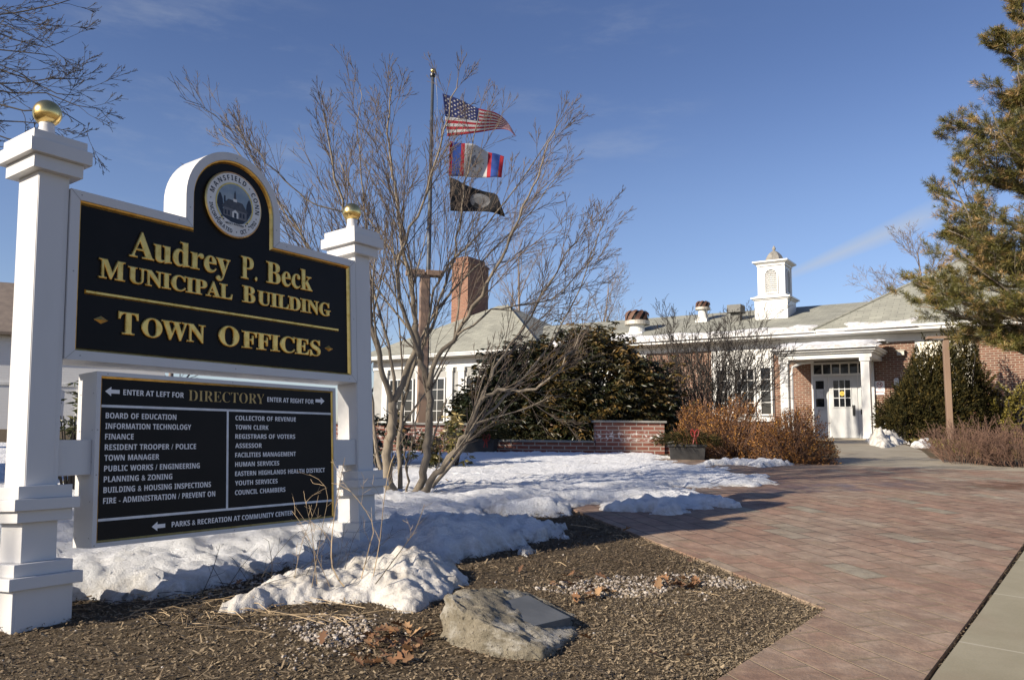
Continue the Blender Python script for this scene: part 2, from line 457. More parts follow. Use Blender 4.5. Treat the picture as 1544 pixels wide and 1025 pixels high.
def paver():
    m = bpy.data.materials.new('red brick pavers'); nt, b = nodes_of(m); setc(b, None, 0.8)
    t = nt.nodes.new('ShaderNodeTexCoord')
    mp_ = nt.nodes.new('ShaderNodeMapping'); mp_.inputs['Rotation'].default_value = (0, 0, R(-109)); nt.links.new(t.outputs['Object'], mp_.inputs[0])
    wob = noise_(nt, 1.7, 3, .5)
    br = nt.nodes.new('ShaderNodeTexBrick'); nt.links.new(mp_.outputs[0], br.inputs['Vector'])
    br.inputs['Color1'].default_value = (.0, .0, .0, 1); br.inputs['Color2'].default_value = (1, 1, 1, 1); br.inputs['Mortar'].default_value = (.5, .5, .5, 1)
    br.inputs['Scale'].default_value = 1.0; br.inputs['Brick Width'].default_value = 0.40; br.inputs['Row Height'].default_value = 0.20
    br.inputs['Mortar Size'].default_value = 0.0060; br.inputs['Mortar Smooth'].default_value = 0.6; br.inputs['Bias'].default_value = 0.0
    cr = nt.nodes.new('ShaderNodeValToRGB'); nt.links.new(br.outputs['Color'], cr.inputs[0])
    e = cr.color_ramp.elements; e[0].position = 0; e[0].color = (.25, .155, .110, 1); e[1].position = .97; e[1].color = (.255, .225, .170, 1)
    for p, c in ((.2, (.305, .185, .128)), (.4, (.235, .142, .100)), (.6, (.295, .20, .142)), (.78, (.25, .165, .118)), (.93, (.30, .22, .162))):
        x = e.new(p); x.color = (*c, 1)
    grey = ramp(nt, noise_(nt, 1.1, 6, .65), .42, .72)
    col = mixc(nt, mixc(nt, grey, (.08, .08, .08), (.75, .75, .75)), cr.outputs[0], (.345, .285, .22))
    sand = ramp(nt, noise_(nt, 3.7, 7, .7), .50, .74)
    col = mixc(nt, mixc(nt, sand, (0, 0, 0), (.65, .65, .65)), col, (.30, .23, .145))
    damp = ramp(nt, noise_(nt, .55, 6, .6, stretch=(.5, 1.5, 1)), .50, .70)
    col = mixc(nt, mixc(nt, damp, (0, 0, 0), (.75, .75, .75)), col, mixc(nt, 1.0, col, (.62, .54, .50), 'MULTIPLY'))
    fine = noise_(nt, 90, 3, .6)
    col = mixc(nt, .55, col, mixc(nt, fine, (.6, .6, .6), (1.4, 1.4, 1.4)), 'MULTIPLY')
    # joints: sand-filled near, open and dark where the sand has washed out
    jsx = nt.nodes.new('ShaderNodeSeparateXYZ'); nt.links.new(t.outputs['Object'], jsx.inputs[0])
    jad = nt.nodes.new('ShaderNodeMath'); jad.operation = 'MULTIPLY_ADD'; jad.inputs[1].default_value = 5.0; nt.links.new(noise_(nt, .8, 4, .6), jad.inputs[0]); nt.links.new(jsx.outputs[1], jad.inputs[2])
    jcol = mixc(nt, ramp(nt, jad.outputs[0], 7.2, 9.2), (.33, .25, .155), (.075, .055, .042))
    blot = ramp(nt, noise_(nt, 6.5, 7, .72), .40, .66)
    col = mixc(nt, .65, col, mixc(nt, blot, (.74, .70, .66), (1.25, 1.24, 1.22)), 'MULTIPLY')
    grime = ramp(nt, noise_(nt, 24, 6, .75), .56, .70)
    col = mixc(nt, mixc(nt, grime, (0, 0, 0), (.45, .45, .45)), col, (.12, .095, .07))
    col = mixc(nt, br.outputs['Fac'], col, jcol)
    # damp stretch along the far side
    sx = nt.nodes.new('ShaderNodeSeparateXYZ'); nt.links.new(t.outputs['Object'], sx.inputs[0])
    ad = nt.nodes.new('ShaderNodeMath'); ad.operation = 'MULTIPLY_ADD'; ad.inputs[1].default_value = 1.6; nt.links.new(wob, ad.inputs[0]); nt.links.new(sx.outputs[1], ad.inputs[2])
    w1 = ramp(nt, ad.outputs[0], 10.1, 10.5); w2 = ramp(nt, ad.outputs[0], 11.5, 11.0)
    wm = nt.nodes.new('ShaderNodeMath'); wm.operation = 'MULTIPLY'; nt.links.new(w1, wm.inputs[0]); nt.links.new(w2, wm.inputs[1])
    wet = nt.nodes.new('ShaderNodeMath'); wet.operation = 'MULTIPLY'; nt.links.new(wm.outputs[0], wet.inputs[0]); nt.links.new(ramp(nt, noise_(nt, 2.2, 4, .6), .35, .6), wet.inputs[1])
    col = mixc(nt, wet.outputs[0], col, mixc(nt, 1.0, col, (.55, .45, .42), 'MULTIPLY'))
    nt.links.new(col, b.inputs['Base Color'])
    rr = nt.nodes.new('ShaderNodeMapRange'); nt.links.new(wet.outputs[0], rr.inputs[0]); rr.inputs[3].default_value = .82; rr.inputs[4].default_value = .35
    nt.links.new(rr.outputs[0], b.inputs['Roughness'])
    inv = nt.nodes.new('ShaderNodeMath'); inv.operation = 'MULTIPLY_ADD'; inv.inputs[1].default_value = -1.0; nt.links.new(br.outputs['Fac'], inv.inputs[0])
    sc2 = nt.nodes.new('ShaderNodeMath'); sc2.operation = 'MULTIPLY_ADD'; sc2.inputs[1].default_value = .6; nt.links.new(noise_(nt, 7, 6, .65), sc2.inputs[0]); sc2.inputs[2].default_value = 1
    nt.links.new(sc2.outputs[0], inv.inputs[2])
    bump(nt, b, inv.outputs[0], 1.0, 0.022)
    return m
M['paver'] = paver()

def concrete(name, c1, c2, joint=None):
    m = bpy.data.materials.new(name); nt, b = nodes_of(m); setc(b, None, 0.85)
    f = ramp(nt, noise_(nt, 1.6, 8, .7), .32, .70); g = noise_(nt, 120, 3, .6)
    col = mixc(nt, f, c1, c2)
    st = ramp(nt, noise_(nt, .7, 5, .6, stretch=(1, 1, 1)), .50, .72)
    col = mixc(nt, mixc(nt, st, (0, 0, 0), (.5, .5, .5)), col, (.24, .18, .12))
    col = mixc(nt, .5, col, mixc(nt, g, (.72, .72, .72), (1.28, 1.28, 1.28)), 'MULTIPLY')
    if joint:
        t = nt.nodes.new('ShaderNodeTexCoord'); sx = nt.nodes.new('ShaderNodeSeparateXYZ')
        mp_ = nt.nodes.new('ShaderNodeMapping'); mp_.inputs['Rotation'].default_value = (0, 0, R(-joint[0])); nt.links.new(t.outputs['Object'], mp_.inputs[0])
        nt.links.new(mp_.outputs[0], sx.inputs[0])
        mu = nt.nodes.new('ShaderNodeMath'); mu.operation = 'MULTIPLY_ADD'; mu.inputs[1].default_value = 1 / joint[1]; mu.inputs[2].default_value = joint[2]; nt.links.new(sx.outputs[0], mu.inputs[0])
        fr = nt.nodes.new('ShaderNodeMath'); fr.operation = 'PINGPONG'; fr.inputs[1].default_value = .5; nt.links.new(mu.outputs[0], fr.inputs[0])
        j = ramp(nt, fr.outputs[0], .010 / joint[1], .004 / joint[1])
        col = mixc(nt, j, col, (.42, .38, .29))
    nt.links.new(col, b.inputs['Base Color'])
    bump(nt, b, noise_(nt, 60, 5, .65), 0.25, 0.006)
    return m
M['walk'] = concrete('broom finished concrete', (.265, .236, .158), (.32, .285, .20), (51, 1.15, .16))
M['path'] = concrete('pale concrete path', (.27, .235, .175), (.35, .31, .24))

def rock_mat():
    m = bpy.data.materials.new('lichened boulder'); nt, b = nodes_of(m); setc(b, None, 0.92, spec=.25)
    col = mixc(nt, ramp(nt, noise_(nt, 5, 8, .7), .38, .66), (.32, .28, .21), (.21, .185, .135))
    col = mixc(nt, ramp(nt, noise_(nt, 4.5, 7, .72, stretch=(1, 1, 2.0)), .48, .64), col, (.50, .47, .41))
    col = mixc(nt, ramp(nt, noise_(nt, 60, 4, .7), .56, .68), col, (.09, .08, .065))
    nt.links.new(col, b.inputs['Base Color'])
    bump(nt, b, noise_(nt, 30, 10, .76), 1.0, 0.035)
    return m
M['rock'] = rock_mat()

M['bark'] = mat('grey brown bark', (.235, .195, .145), (.15, .125, .095), 14, 0.9, bumps=.5, bscale=40, stretch=(1, 1, .3))
M['twig'] = mat('brown twigs', (.150, .112, .085), (.095, .073, .058), 1.2, 0.85)
M['redtwig'] = mat('red brown twigs', (.20, .115, .078), (.135, .078, .055), 3, 0.85)
M['darktwig'] = mat('dark grey twigs', (.045, .037, .032), (.032, .027, .024), 3, 0.85)
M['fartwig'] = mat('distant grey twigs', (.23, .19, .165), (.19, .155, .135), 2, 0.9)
M['straw'] = mat('dry pale stalks', (.44, .33, .20), (.34, .25, .15), 6, 0.8)
M['rhodo'] = mat('rhododendron leaves', (.03, .04, .02), rough=0.42, spec=.45,
                 var=((0, (.018, .026, .010)), (.35, (.032, .032, .012)), (.68, (.074, .053, .016)), (1, (.165, .098, .028))))
M['youngleaf'] = mat('bronzed young leaves', (.1, .1, .03), rough=0.4, spec=.5,
                 var=((0, (.05, .06, .018)), (.5, (.14, .12, .035)), (1, (.40, .31, .14))))
M['yew'] = mat('yew needles', (.03, .04, .02), rough=0.8, spec=.15,
               var=((0, (.014, .016, .006)), (.5, (.046, .038, .011)), (1, (.13, .090, .024))))
M['yellowleaf'] = mat('yellow green leaves', (.1, .1, .03), rough=0.5,
               var=((0, (.06, .055, .012)), (1, (.24, .19, .035))))
M['barberry'] = mat('orange brown leaves', (.2, .09, .03), rough=0.65,
               var=((0, (.045, .018, .008)), (.5, (.17, .068, .017)), (.85, (.34, .15, .026)), (1, (.48, .24, .04))))
M['pine'] = mat('pine needles', (.06, .06, .02), rough=0.5,
               var=((0, (.045, .050, .012)), (.45, (.145, .128, .026)), (.72, (.25, .185, .048)), (1, (.36, .22, .095))))
M['chip'] = mat('bark chips', (.1, .07, .04), rough=0.9, spec=.2,
               var=((0, (.10, .072, .047)), (.40, (.245, .188, .122)), (.78, (.355, .28, .182)), (.95, (.47, .385, .255)), (1, (.62, .53, .37))))
M['stone'] = mat('pale gravel', (.5, .45, .4), rough=0.85, spec=.3,
               var=((0, (.13, .105, .085)), (.5, (.31, .265, .225)), (1, (.50, .46, .42))))
M['deadleaf'] = mat('dead oak leaves', (.2, .1, .05), rough=0.75,
               var=((0, (.11, .055, .028)), (.6, (.24, .12, .055)), (1, (.36, .22, .11))))
M['flagred'] = mat('red flag cloth', (.40, .018, .03), (.33, .014, .025), 6, 0.8)
M['flagwhite'] = mat('white flag cloth', (.56, .55, .53), (.49, .48, .46), 6, 0.8)
M['flagblue'] = mat('blue flag cloth', (.015, .025, .12), (.012, .02, .095), 6, 0.8)
M['flagbright'] = mat('bright blue flag cloth', (.018, .06, .27), (.014, .05, .22), 6, 0.8)
M['flagblack'] = mat('black flag cloth', (.006, .006, .007), (.009, .009, .010), 6, 0.8)
M['flaggrey'] = mat('grey flag print', (.22, .22, .22), (.14, .14, .14), 9, 0.8)
M['flagtan'] = mat('tan flag print', (.50, .45, .34), (.62, .59, .52), 9, 0.8)

# ------------------------------------------------------------------ ground
def in_poly(X, Y, poly):
    ins = np.zeros(X.shape, bool); n = len(poly)
    for i in range(n):
        x1, y1 = poly[i]; x2, y2 = poly[(i + 1) % n]
        if y1 == y2: continue
        c = ((y1 > Y) != (y2 > Y)) & (X < (x2 - x1) * (Y - y1) / (y2 - y1) + x1)
        ins ^= c
    return ins
def poly_dist(X, Y, poly):
    d = np.full(X.shape, 1e9); n = len(poly)
    for i in range(n):
        x1, y1 = poly[i]; x2, y2 = poly[(i + 1) % n]
        dx, dy = x2 - x1, y2 - y1; L = dx * dx + dy * dy + 1e-12
        t = np.clip(((X - x1) * dx + (Y - y1) * dy) / L, 0, 1)
        d = np.minimum(d, np.hypot(X - x1 - t * dx, Y - y1 - t * dy))
    return np.where(in_poly(X, Y, poly), d, -d)

def sheet(name, poly, dz, m, cut=0.6, skirt=0.0):
    bm = bmesh.new()
    bm.faces.new([bm.verts.new((x, y, 0)) for x, y in poly])
    ys = [p[1] for p in poly]
    y = min(ys) + cut * .5
    while y < max(ys):
        geom = bm.verts[:] + bm.edges[:] + bm.faces[:]
        bmesh.ops.bisect_plane(bm, geom=geom, plane_co=(0, y, 0), plane_no=(0, 1, 0))
        y += cut if y < 30 else 6
    for v in bm.verts: v.co.z = float(gz(v.co.y)) + dz
    if skirt:
        be = [e for e in bm.edges if len(e.link_faces) == 1]
        r = bmesh.ops.extrude_edge_only(bm, edges=be)
        for v in [g for g in r['geom'] if isinstance(g, bmesh.types.BMVert)]: v.co.z -= skirt
    bmesh.ops.recalc_face_normals(bm, faces=bm.faces[:])
    if sum(f.normal.z * f.calc_area() for f in bm.faces) < 0:
        bmesh.ops.reverse_faces(bm, faces=bm.faces[:])
    me = bpy.data.meshes.new(name); bm.to_mesh(me); bm.free(); me.materials.append(m)
    uvbox(me)
    return tag(link(name, me), kind='structure')

ys = np.concatenate([np.arange(-60, -6, 6), np.arange(-6, 32, .5), np.arange(32, 60, 4), np.geomspace(60, 900, 14)])
xs = np.concatenate([-np.geomspace(900, 14, 14), np.arange(-12, 13, 1.5), np.geomspace(14, 900, 14)])
GX, GYY = np.meshgrid(xs, ys)
gv = np.stack([GX.ravel(), GYY.ravel(), gz(GYY.ravel())], 1)
nx, ny = len(xs), len(ys)
ii = (np.arange(ny - 1)[:, None] * nx + np.arange(nx - 1)[None]).ravel()
tag(np_mesh('ground', gv, np.stack([ii, ii + 1, ii + nx + 1, ii + nx], 1), M['soil']), kind='structure')

BED = [(-9, 2.2), (-1.55, .46), (.9, 3.54), (1.7, 4.53), (.62, 7.69), (-.6, 11.3), (-9, 11.3)]
PLAZA = [(-1.5, .46), (.9, 3.50), (1.72, 4.53), (.64, 7.69), (-.58, 11.3), (-.9, 13.2), (2.9, 13.3), (4.84, 12.5), (7.2, 11.75), (8.1, 11.72), (4.05, 6.49), (1.79, 3.57), (-.55, .5)]
PATH = [(4.6, 12.3), (5.7, 14.2), (8.7, 22), (9.55, 27.9), (12.3, 26.15), (10.75, 23.2), (8.3, 16.5), (7.25, 14.1), (7.45, 12.6), (9.5, 11.9), (30, 9.3), (30, 7.2), (8.05, 11.5), (7.2, 11.6)]
WALK = [(-5, -5.1), (-.53, .45), (1.815, 3.56), (4.075, 6.462), (8.13, 11.61), (30, 7.1), (30, -6)]
sheet('mulch_bed', BED, .010, M['mulch'])
sheet('plaza', PLAZA, .024, M['paver'], skirt=.03)
sheet('path', PATH, .014, M['path'], skirt=.02)
sheet('sidewalk', WALK, .030, M['walk'], skirt=.05)

# loose bark over the bed
def scatter(poly, n, seed):
    g = np.random.default_rng(seed); P = np.array(poly); lo_, hi_ = P.min(0), P.max(0); out = []
    c = 0
    while c < n:
        q = g.uniform(lo_, hi_, (n, 2)); q = q[in_poly(q[:, 0], q[:, 1], poly)]
        out.append(q); c += len(q)
    return np.concatenate(out)[:n], g
NEARBED = [(-3.4, 3.1), (-1.0, 2.3), (.0, 2.4), (.9, 3.54), (1.72, 4.53), (.64, 7.69), (-.1, 8.2), (-3.6, 7.0)]
def chips(name, poly, n, seed, L0, L1, label_kind='stuff', m=None, lift=.012, wid=.38, tilt=.32, vlo=0., vhi=1.):
    q, g = scatter(poly, n, seed)
    L = g.uniform(L0, L1, n) ** 1.0
    a = g.uniform(0, 2 * np.pi, n)
    D = np.stack([np.cos(a), np.sin(a), g.normal(0, tilt, n)], 1); D = unit(D)
    P = np.stack([q[:, 0], q[:, 1], gz(q[:, 1]) + .010 + np.abs(g.normal(0, lift, n)) * .7], 1) 
    s = unit(np.cross(D, np.stack([g.normal(0, tilt, n), g.normal(0, tilt, n), np.ones(n)], 1)))
    w = (L * g.uniform(.6, 1.4, n) * wid)[:, None]; l = L[:, None]
    V = np.stack([P - D * l / 2 - s * w / 2 * .7, P + D * l / 2 - s * w / 2, P + D * l / 2 * .9 + s * w / 2 * .8, P - D * l / 2 * .9 + s * w / 2], 1).reshape(-1, 3)
    F = np.arange(n * 4).reshape(-1, 4)
    cl = .5 + .5 * fbm(np.stack([q[:, 0] * 1.3, q[:, 1] * 1.3, np.zeros(n)], 1), 2)
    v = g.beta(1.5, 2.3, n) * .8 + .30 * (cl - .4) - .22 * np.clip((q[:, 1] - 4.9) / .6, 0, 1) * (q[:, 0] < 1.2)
    v = np.clip(v, 0, 1) * (vhi - vlo) + vlo
    return tag(np_mesh(name, V, F, m or M['chip'], var=np.repeat(v, 4)), kind=label_kind)
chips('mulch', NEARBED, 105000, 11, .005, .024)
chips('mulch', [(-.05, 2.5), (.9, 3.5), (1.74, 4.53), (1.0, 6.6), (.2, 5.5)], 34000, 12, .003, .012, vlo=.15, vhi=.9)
chips('mulch', NEARBED, 3200, 17, .025, .060, wid=.16, tilt=.45, lift=.02, vlo=.05, vhi=1.)
chips('mulch', [(.60, 7.72), (1.72, 4.56), (1.62, 4.50), (.45, 7.4)], 2600, 13, .004, .014, vlo=.45)
chips('mulch', [(1.74, 4.50), (.86, 3.44), (.78, 3.54), (1.62, 4.53)], 1600, 14, .004, .014, vlo=.4)
chips('mulch', [(1.782, 3.574), (4.045, 6.49), (8.1, 11.65), (8.13, 11.61), (4.08, 6.462), (1.817, 3.555)], 2200, 15, .003, .014, vlo=.1, vhi=.8, lift=.015)
chips('grit', [(.0, 2.6), (1.0, 3.3), (1.9, 4.6), (.75, 7.8), (2.6, 8.5), (4.2, 6.8)], 380, 16, .004, .012, vlo=.55, lift=.02)

def stones(name, polys, n, seed, r0, r1):
    g = np.random.default_rng(seed)
    bm = bmesh.new(); bmesh.ops.create_icosphere(bm, subdivisions=1, radius=1)
    bv = np.array([v.co[:] for v in bm.verts]); bf = np.array([[v.index for v in f.verts] for f in bm.faces]); bm.free()
    Vs = []; Fs = []; var = []
    for k in range(n):
        poly = polys[int(g.integers(len(polys)))]
        q, g2 = scatter(poly, 1, int(g.integers(1e9)))
        r = g.uniform(r0, r1) * (0.55 if g.random() < .5 else 1)
        s = g.uniform(.6, 1.3, 3) * r; s[2] *= .75
        A = bv * (1 + g.normal(0, .16, (len(bv), 1))) * s
        a = g.uniform(0, 6.28); c, sn = math.cos(a), math.sin(a)
        A = np.stack([A[:, 0] * c - A[:, 1] * sn, A[:, 0] * sn + A[:, 1] * c, A[:, 2]], 1)
        A += [q[0, 0], q[0, 1], float(gz(q[0, 1])) + .012 + s[2] * .25]
        Fs.append(bf + len(Vs) * len(bv)); Vs.append(A); var += [float(g.beta(2.2, 1.6))] * len(bv)
    return tag(np_mesh(name, np.concatenate(Vs), np.concatenate(Fs), M['stone'], var=var), kind='stuff')
def gp(*pts): return [tuple(G(*p)[:2]) for p in pts]
stones('gravel', [gp((425, 948), (470, 930), (545, 932), (570, 945), (545, 972), (520, 985), (470, 975)),
                  gp((425, 948), (470, 930), (545, 932), (570, 945), (545, 972), (520, 985), (470, 975)),
                  gp((800, 890), (900, 872), (1000, 872), (1030, 885), (985, 905), (930, 905), (860, 900)),
                  gp((800, 890), (900, 872), (1000, 872), (1030, 885), (985, 905), (930, 905), (860, 900)),
                  gp((800, 890), (900, 872), (1000, 872), (1030, 885), (985, 905), (930, 905), (860, 900)),
                  gp((1010, 870), (1060, 868), (1155, 885), (1110, 893), (1040, 882)),
                  gp((250, 880), (420, 868), (440, 885), (330, 905), (240, 905))], 1700, 5, .005, .015)
stones('gravel', [gp((380, 935), (600, 925), (640, 990), (430, 1010)), gp((760, 880), (1060, 862), (1180, 892), (960, 925)), NEARBED], 620, 6, .004, .012)

def dead_leaves(n, seed, polys):
    g = np.random.default_rng(seed); V = []; F = []; var = []
    out = [(0, -.5), (.18, -.3), (.12, -.15), (.34, -.02), (.16, .1), (.26, .3), (.08, .36), (0, .55), (-.08, .36), (-.26, .3), (-.16, .1), (-.34, -.02), (-.12, -.15), (-.18, -.3)]
    for k in range(n):
        q, _ = scatter(polys[k % len(polys)], 1, int(g.integers(1e9)))
        s = g.uniform(.035, .085); a = g.uniform(0, 6.28); tx, ty = g.normal(0, .45, 2); cu = g.uniform(.5, 2.2)
        b = len(V); c, sn = math.cos(a), math.sin(a); z0 = float(gz(q[0, 1])) + .025 + s * .2
        for x, y in [(0, 0)] + out:
            X, Y = x * s, y * s; Z = tx * X + ty * Y + cu * X * X / s
            V.append((q[0, 0] + X * c - Y * sn, q[0, 1] + X * sn + Y * c, z0 + Z))
        m = len(out)
        for i in range(m): F.append((b, b + 1 + i, b + 1 + (i + 1) % m))
        var += [float(g.random())] * (m + 1)
    return tag(np_mesh('dead_leaves', V, F, M['deadleaf'], var=var), kind='stuff')
dead_leaves(150, 3, [gp((520, 975), (600, 950), (650, 975), (610, 1015), (530, 1018)), gp((520, 975), (600, 950), (650, 975), (610, 1015), (530, 1018)), NEARBED,
                     gp((820, 880), (900, 865), (930, 905), (880, 925)), gp((1000, 875), (1060, 885), (1040, 895), (980, 890))])
# loose straws and sticks on the bed
mb = MB(); g = random.Random(41)
for k in range(230):
    q, _ = scatter(NEARBED if k > 160 else gp((120, 940), (140, 915), (420, 880), (520, 905), (560, 960), (350, 960)), 1, 900 + k)
    x, y = q[0]; a = g.uniform(0, 6.28); L = g.uniform(.06, .34); z = float(gz(y)) + .022
    p0 = Vector((x, y, z)); d = Vector((math.cos(a), math.sin(a), g.uniform(-.03, .12)))
    mid = p0 + d * L * .5 + Vector((g.uniform(-.02, .02), g.uniform(-.02, .02), g.uniform(0, .025)))
    mb.tube([p0, mid, p0 + d * L], [.0022, .002, .0014], 3, 0 if g.random() < .6 else 1)
tag(mb.build('litter', [M['straw'], M['darktwig']], uv=False), kind='stuff')

# ------------------------------------------------------------------ snow
def snow_patch(name, poly, T, step, seed, edge=.22, fine=1., lump=.35, m=None, base=0.0, freq=2.2, zf=gz, wob=.10, far=0.):
    P = np.array(poly); lo_, hi_ = P.min(0) - .4, P.max(0) + .4
    xs = np.arange(lo_[0], hi_[0], step); ys = np.arange(lo_[1], hi_[1], step)
    X, Y = np.meshgrid(xs, ys); sh = X.shape
    Z0 = np.full(X.size, seed * 1.7)
    Q = np.stack([X.ravel(), Y.ravel(), Z0], 1)
    d = poly_dist(X, Y, poly).ravel() + wob * fbm(Q * 4.2, 5, .62) * (.35 + np.minimum(Y.ravel() / 10, 1.2))
    q_ = np.clip(d / edge, 0, 1); prof = .45 * np.sqrt(np.clip(1 - (1 - q_) ** 2, 0, 1)) + .55 * q_ ** .8
    rid = 1 - np.abs(fbm(Q * np.array([5.5, 7.5, 1]) + 3.1, 3))
    Tn = T * (1 - far * np.clip((Q[:, 1] - 6.2) / 5, 0, 1))
    h = Tn * prof * (1 + lump * fbm(Q * freq, 3)) + np.minimum(prof, Tn / T) * (.022 * fbm(Q * np.array([8, 11, 1]), 4) + .022 * (rid - .6)) + (.35 + .65 * prof) * (.25 + .75 * Tn / T) * fine * .020 * fbm(Q * 22, 4) * (d > .02)
    h = np.where(d > 0, np.maximum(h, .004), -.03)
    z = zf(Q[:, 1]) + base + .012 + h
    V = np.stack([Q[:, 0], Q[:, 1], z], 1)
    ny_, nx_ = sh; i = (np.arange(ny_ - 1)[:, None] * nx_ + np.arange(nx_ - 1)[None]).ravel()
    F = np.stack([i, i + 1, i + nx_ + 1, i + nx_], 1)
    keep = (d[F] > -step * 1.6).any(1)
    F = F[keep]; u, inv = np.unique(F, return_inverse=True)
    dirt = np.clip(1 - d / .16, 0, 1) ** 1.5
    return tag(np_mesh(name, V[u], inv.reshape(F.shape), m or M['snow'], smooth=True, var=dirt[u]), kind='stuff')
S1 = gp((60, 925), (115, 915), (160, 905), (225, 906), (300, 892), (360, 875), (400, 866), (450, 852), (520, 848), (575, 850), (620, 850), (690, 853), (730, 843), (800, 823), (846, 813), (835, 803), (790, 797), (735, 797), (716, 785), (750, 778), (805, 783), (850, 778), (890, 764), (915, 763), (903, 774), (955, 779), (1010, 776), (1070, 771), (1132, 769), (1092, 758), (1057, 748), (1040, 739), (1075, 739), (1168, 733), (1152, 720), (1110, 713), (1070, 705), (1010, 697), (1000, 688), (940, 684), (720, 684)) \
    + [(-2.6, 14.3), (-9, 15.5), (-17, 17), (-15, 9.0), (-6.5, 5.0), (-4.0, 4.6)]
snow_patch('snow', S1, .145, .036, 1, edge=.30, lump=.45, wob=.15, far=.78, fine=1.45)
S2 = gp((335, 925), (375, 902), (430, 882), (455, 858), (520, 850), (600, 850), (660, 852), (700, 870), (720, 886), (690, 892), (662, 905), (640, 920), (612, 927), (585, 918), (560, 911), (500, 908), (430, 918), (380, 925))
snow_patch('snow', S2, .115, .011, 2, edge=.26, lump=.6, m=M['gritsnow'], freq=3.4, wob=.07, fine=.85)
snow_patch('snow', gp((1058, 704), (1100, 703), (1150, 707), (1195, 703), (1150, 698), (1080, 698)), .07, .05, 3, edge=.15)
snow_patch('snow', gp((777, 838), (800, 830), (814, 836), (800, 842), (785, 845)), .07, .015, 5, edge=.08)
snow_patch('snow', gp((1312, 672), (1322, 662), (1350, 660), (1362, 668), (1335, 676)), .30, .05, 6, edge=.5, lump=.8, m=M['gritsnow'])
snow_patch('snow', gp((1382, 675), (1392, 667), (1400, 668), (1396, 676)), .16, .05, 8, edge=.3, lump=.5)

# ------------------------------------------------------------------ lettering
def flush(mb, name, m, par):
    mb.build(name, m, par); mb.v, mb.f, mb.m = [], [], []
_txt = {}
def up_serif(s): return ''.join(chr(0x1D400 + ord(c) - 65) if 'A' <= c <= 'Z' else chr(0x1D41A + ord(c) - 97) if 'a' <= c <= 'z' else c for c in s)
def up_sans(s, bold=True):
    A, a, n = (0x1D5D4, 0x1D5EE, 0x1D7EC) if bold else (0x1D5A0, 0x1D5BA, 0x1D7E2)
    return ''.join(chr(A + ord(c) - 65) if 'A' <= c <= 'Z' else chr(a + ord(c) - 97) if 'a' <= c <= 'z' else chr(n + ord(c) - 48) if '0' <= c <= '9' else c for c in s)
def glyphs(s, extrude=0., bevel=0., offset=0., spacing=1.0, wordsp=1.0):
    """(verts N x 3, faces) of a line of lettering at size 1, turned into plain mesh data"""
    c = bpy.data.curves.new('lettering', 'FONT'); c.body = s; c.extrude = extrude; c.bevel_depth = bevel; c.bevel_resolution = 1; c.offset = offset
    c.space_character = spacing; c.space_word = wordsp; c.resolution_u = 5
    o = bpy.data.objects.new('lettering', c); COL.objects.link(o)
    bpy.context.view_layer.update()
    ev = o.evaluated_get(bpy.context.evaluated_depsgraph_get()); me = ev.to_mesh()
    V = np.empty(len(me.vertices) * 3); me.vertices.foreach_get('co', V); V = V.reshape(-1, 3)
    F = [tuple(p.vertices) for p in me.polygons]
    ev.to_mesh_clear(); bpy.data.objects.remove(o); bpy.data.curves.remove(c)
    return V, F
CAPH = {}
def caph(conv):
    k = conv('H')
    if k not in CAPH:
        V, F = glyphs(k); CAPH[k] = V[:, 1].max()
    return CAPH[k]
def put_text(mb, s, conv, x0, x1, zb, cap, y, thick=.0008, depth=None, bevel=0., offset=0., m=0, spacing=1.0, wordsp=1.0):
    sz = cap / caph(conv)
    V, F = glyphs(conv(s), (thick if depth is None else depth) / sz, bevel / sz, offset, spacing, wordsp)
    sx = (x1 - x0) / (V[:, 0].max() - V[:, 0].min())
    X = x0 + (V[:, 0] - V[:, 0].min()) * sx
    mb.add(np.stack([X, y - V[:, 2] * sz, zb + V[:, 1] * sz], 1).tolist(), F, m)
def put_smallcaps(mb, words, conv, zb, cap, small, y, **k):
    """words = [(text, x0, x1)], first letter of each taller"""
    for s, x0, x1 in words:
        V1, F1 = glyphs(conv(s[0])); V2, F2 = glyphs(conv(s[1:]))
        w1 = (V1[:, 0].max() - V1[:, 0].min()) * cap; w2 = (V2[:, 0].max() - V2[:, 0].min()) * small; gap = .09 * small
        f = (x1 - x0) / (w1 + w2 + gap)
        put_text(mb, s[0], conv, x0, x0 + w1 * f, zb, cap, y, **k)
        put_text(mb, s[1:], conv, x1 - w2 * f, x1, zb, small, y, **k)
        flush(mb, 'gold_lettering', M['gold'], panel)

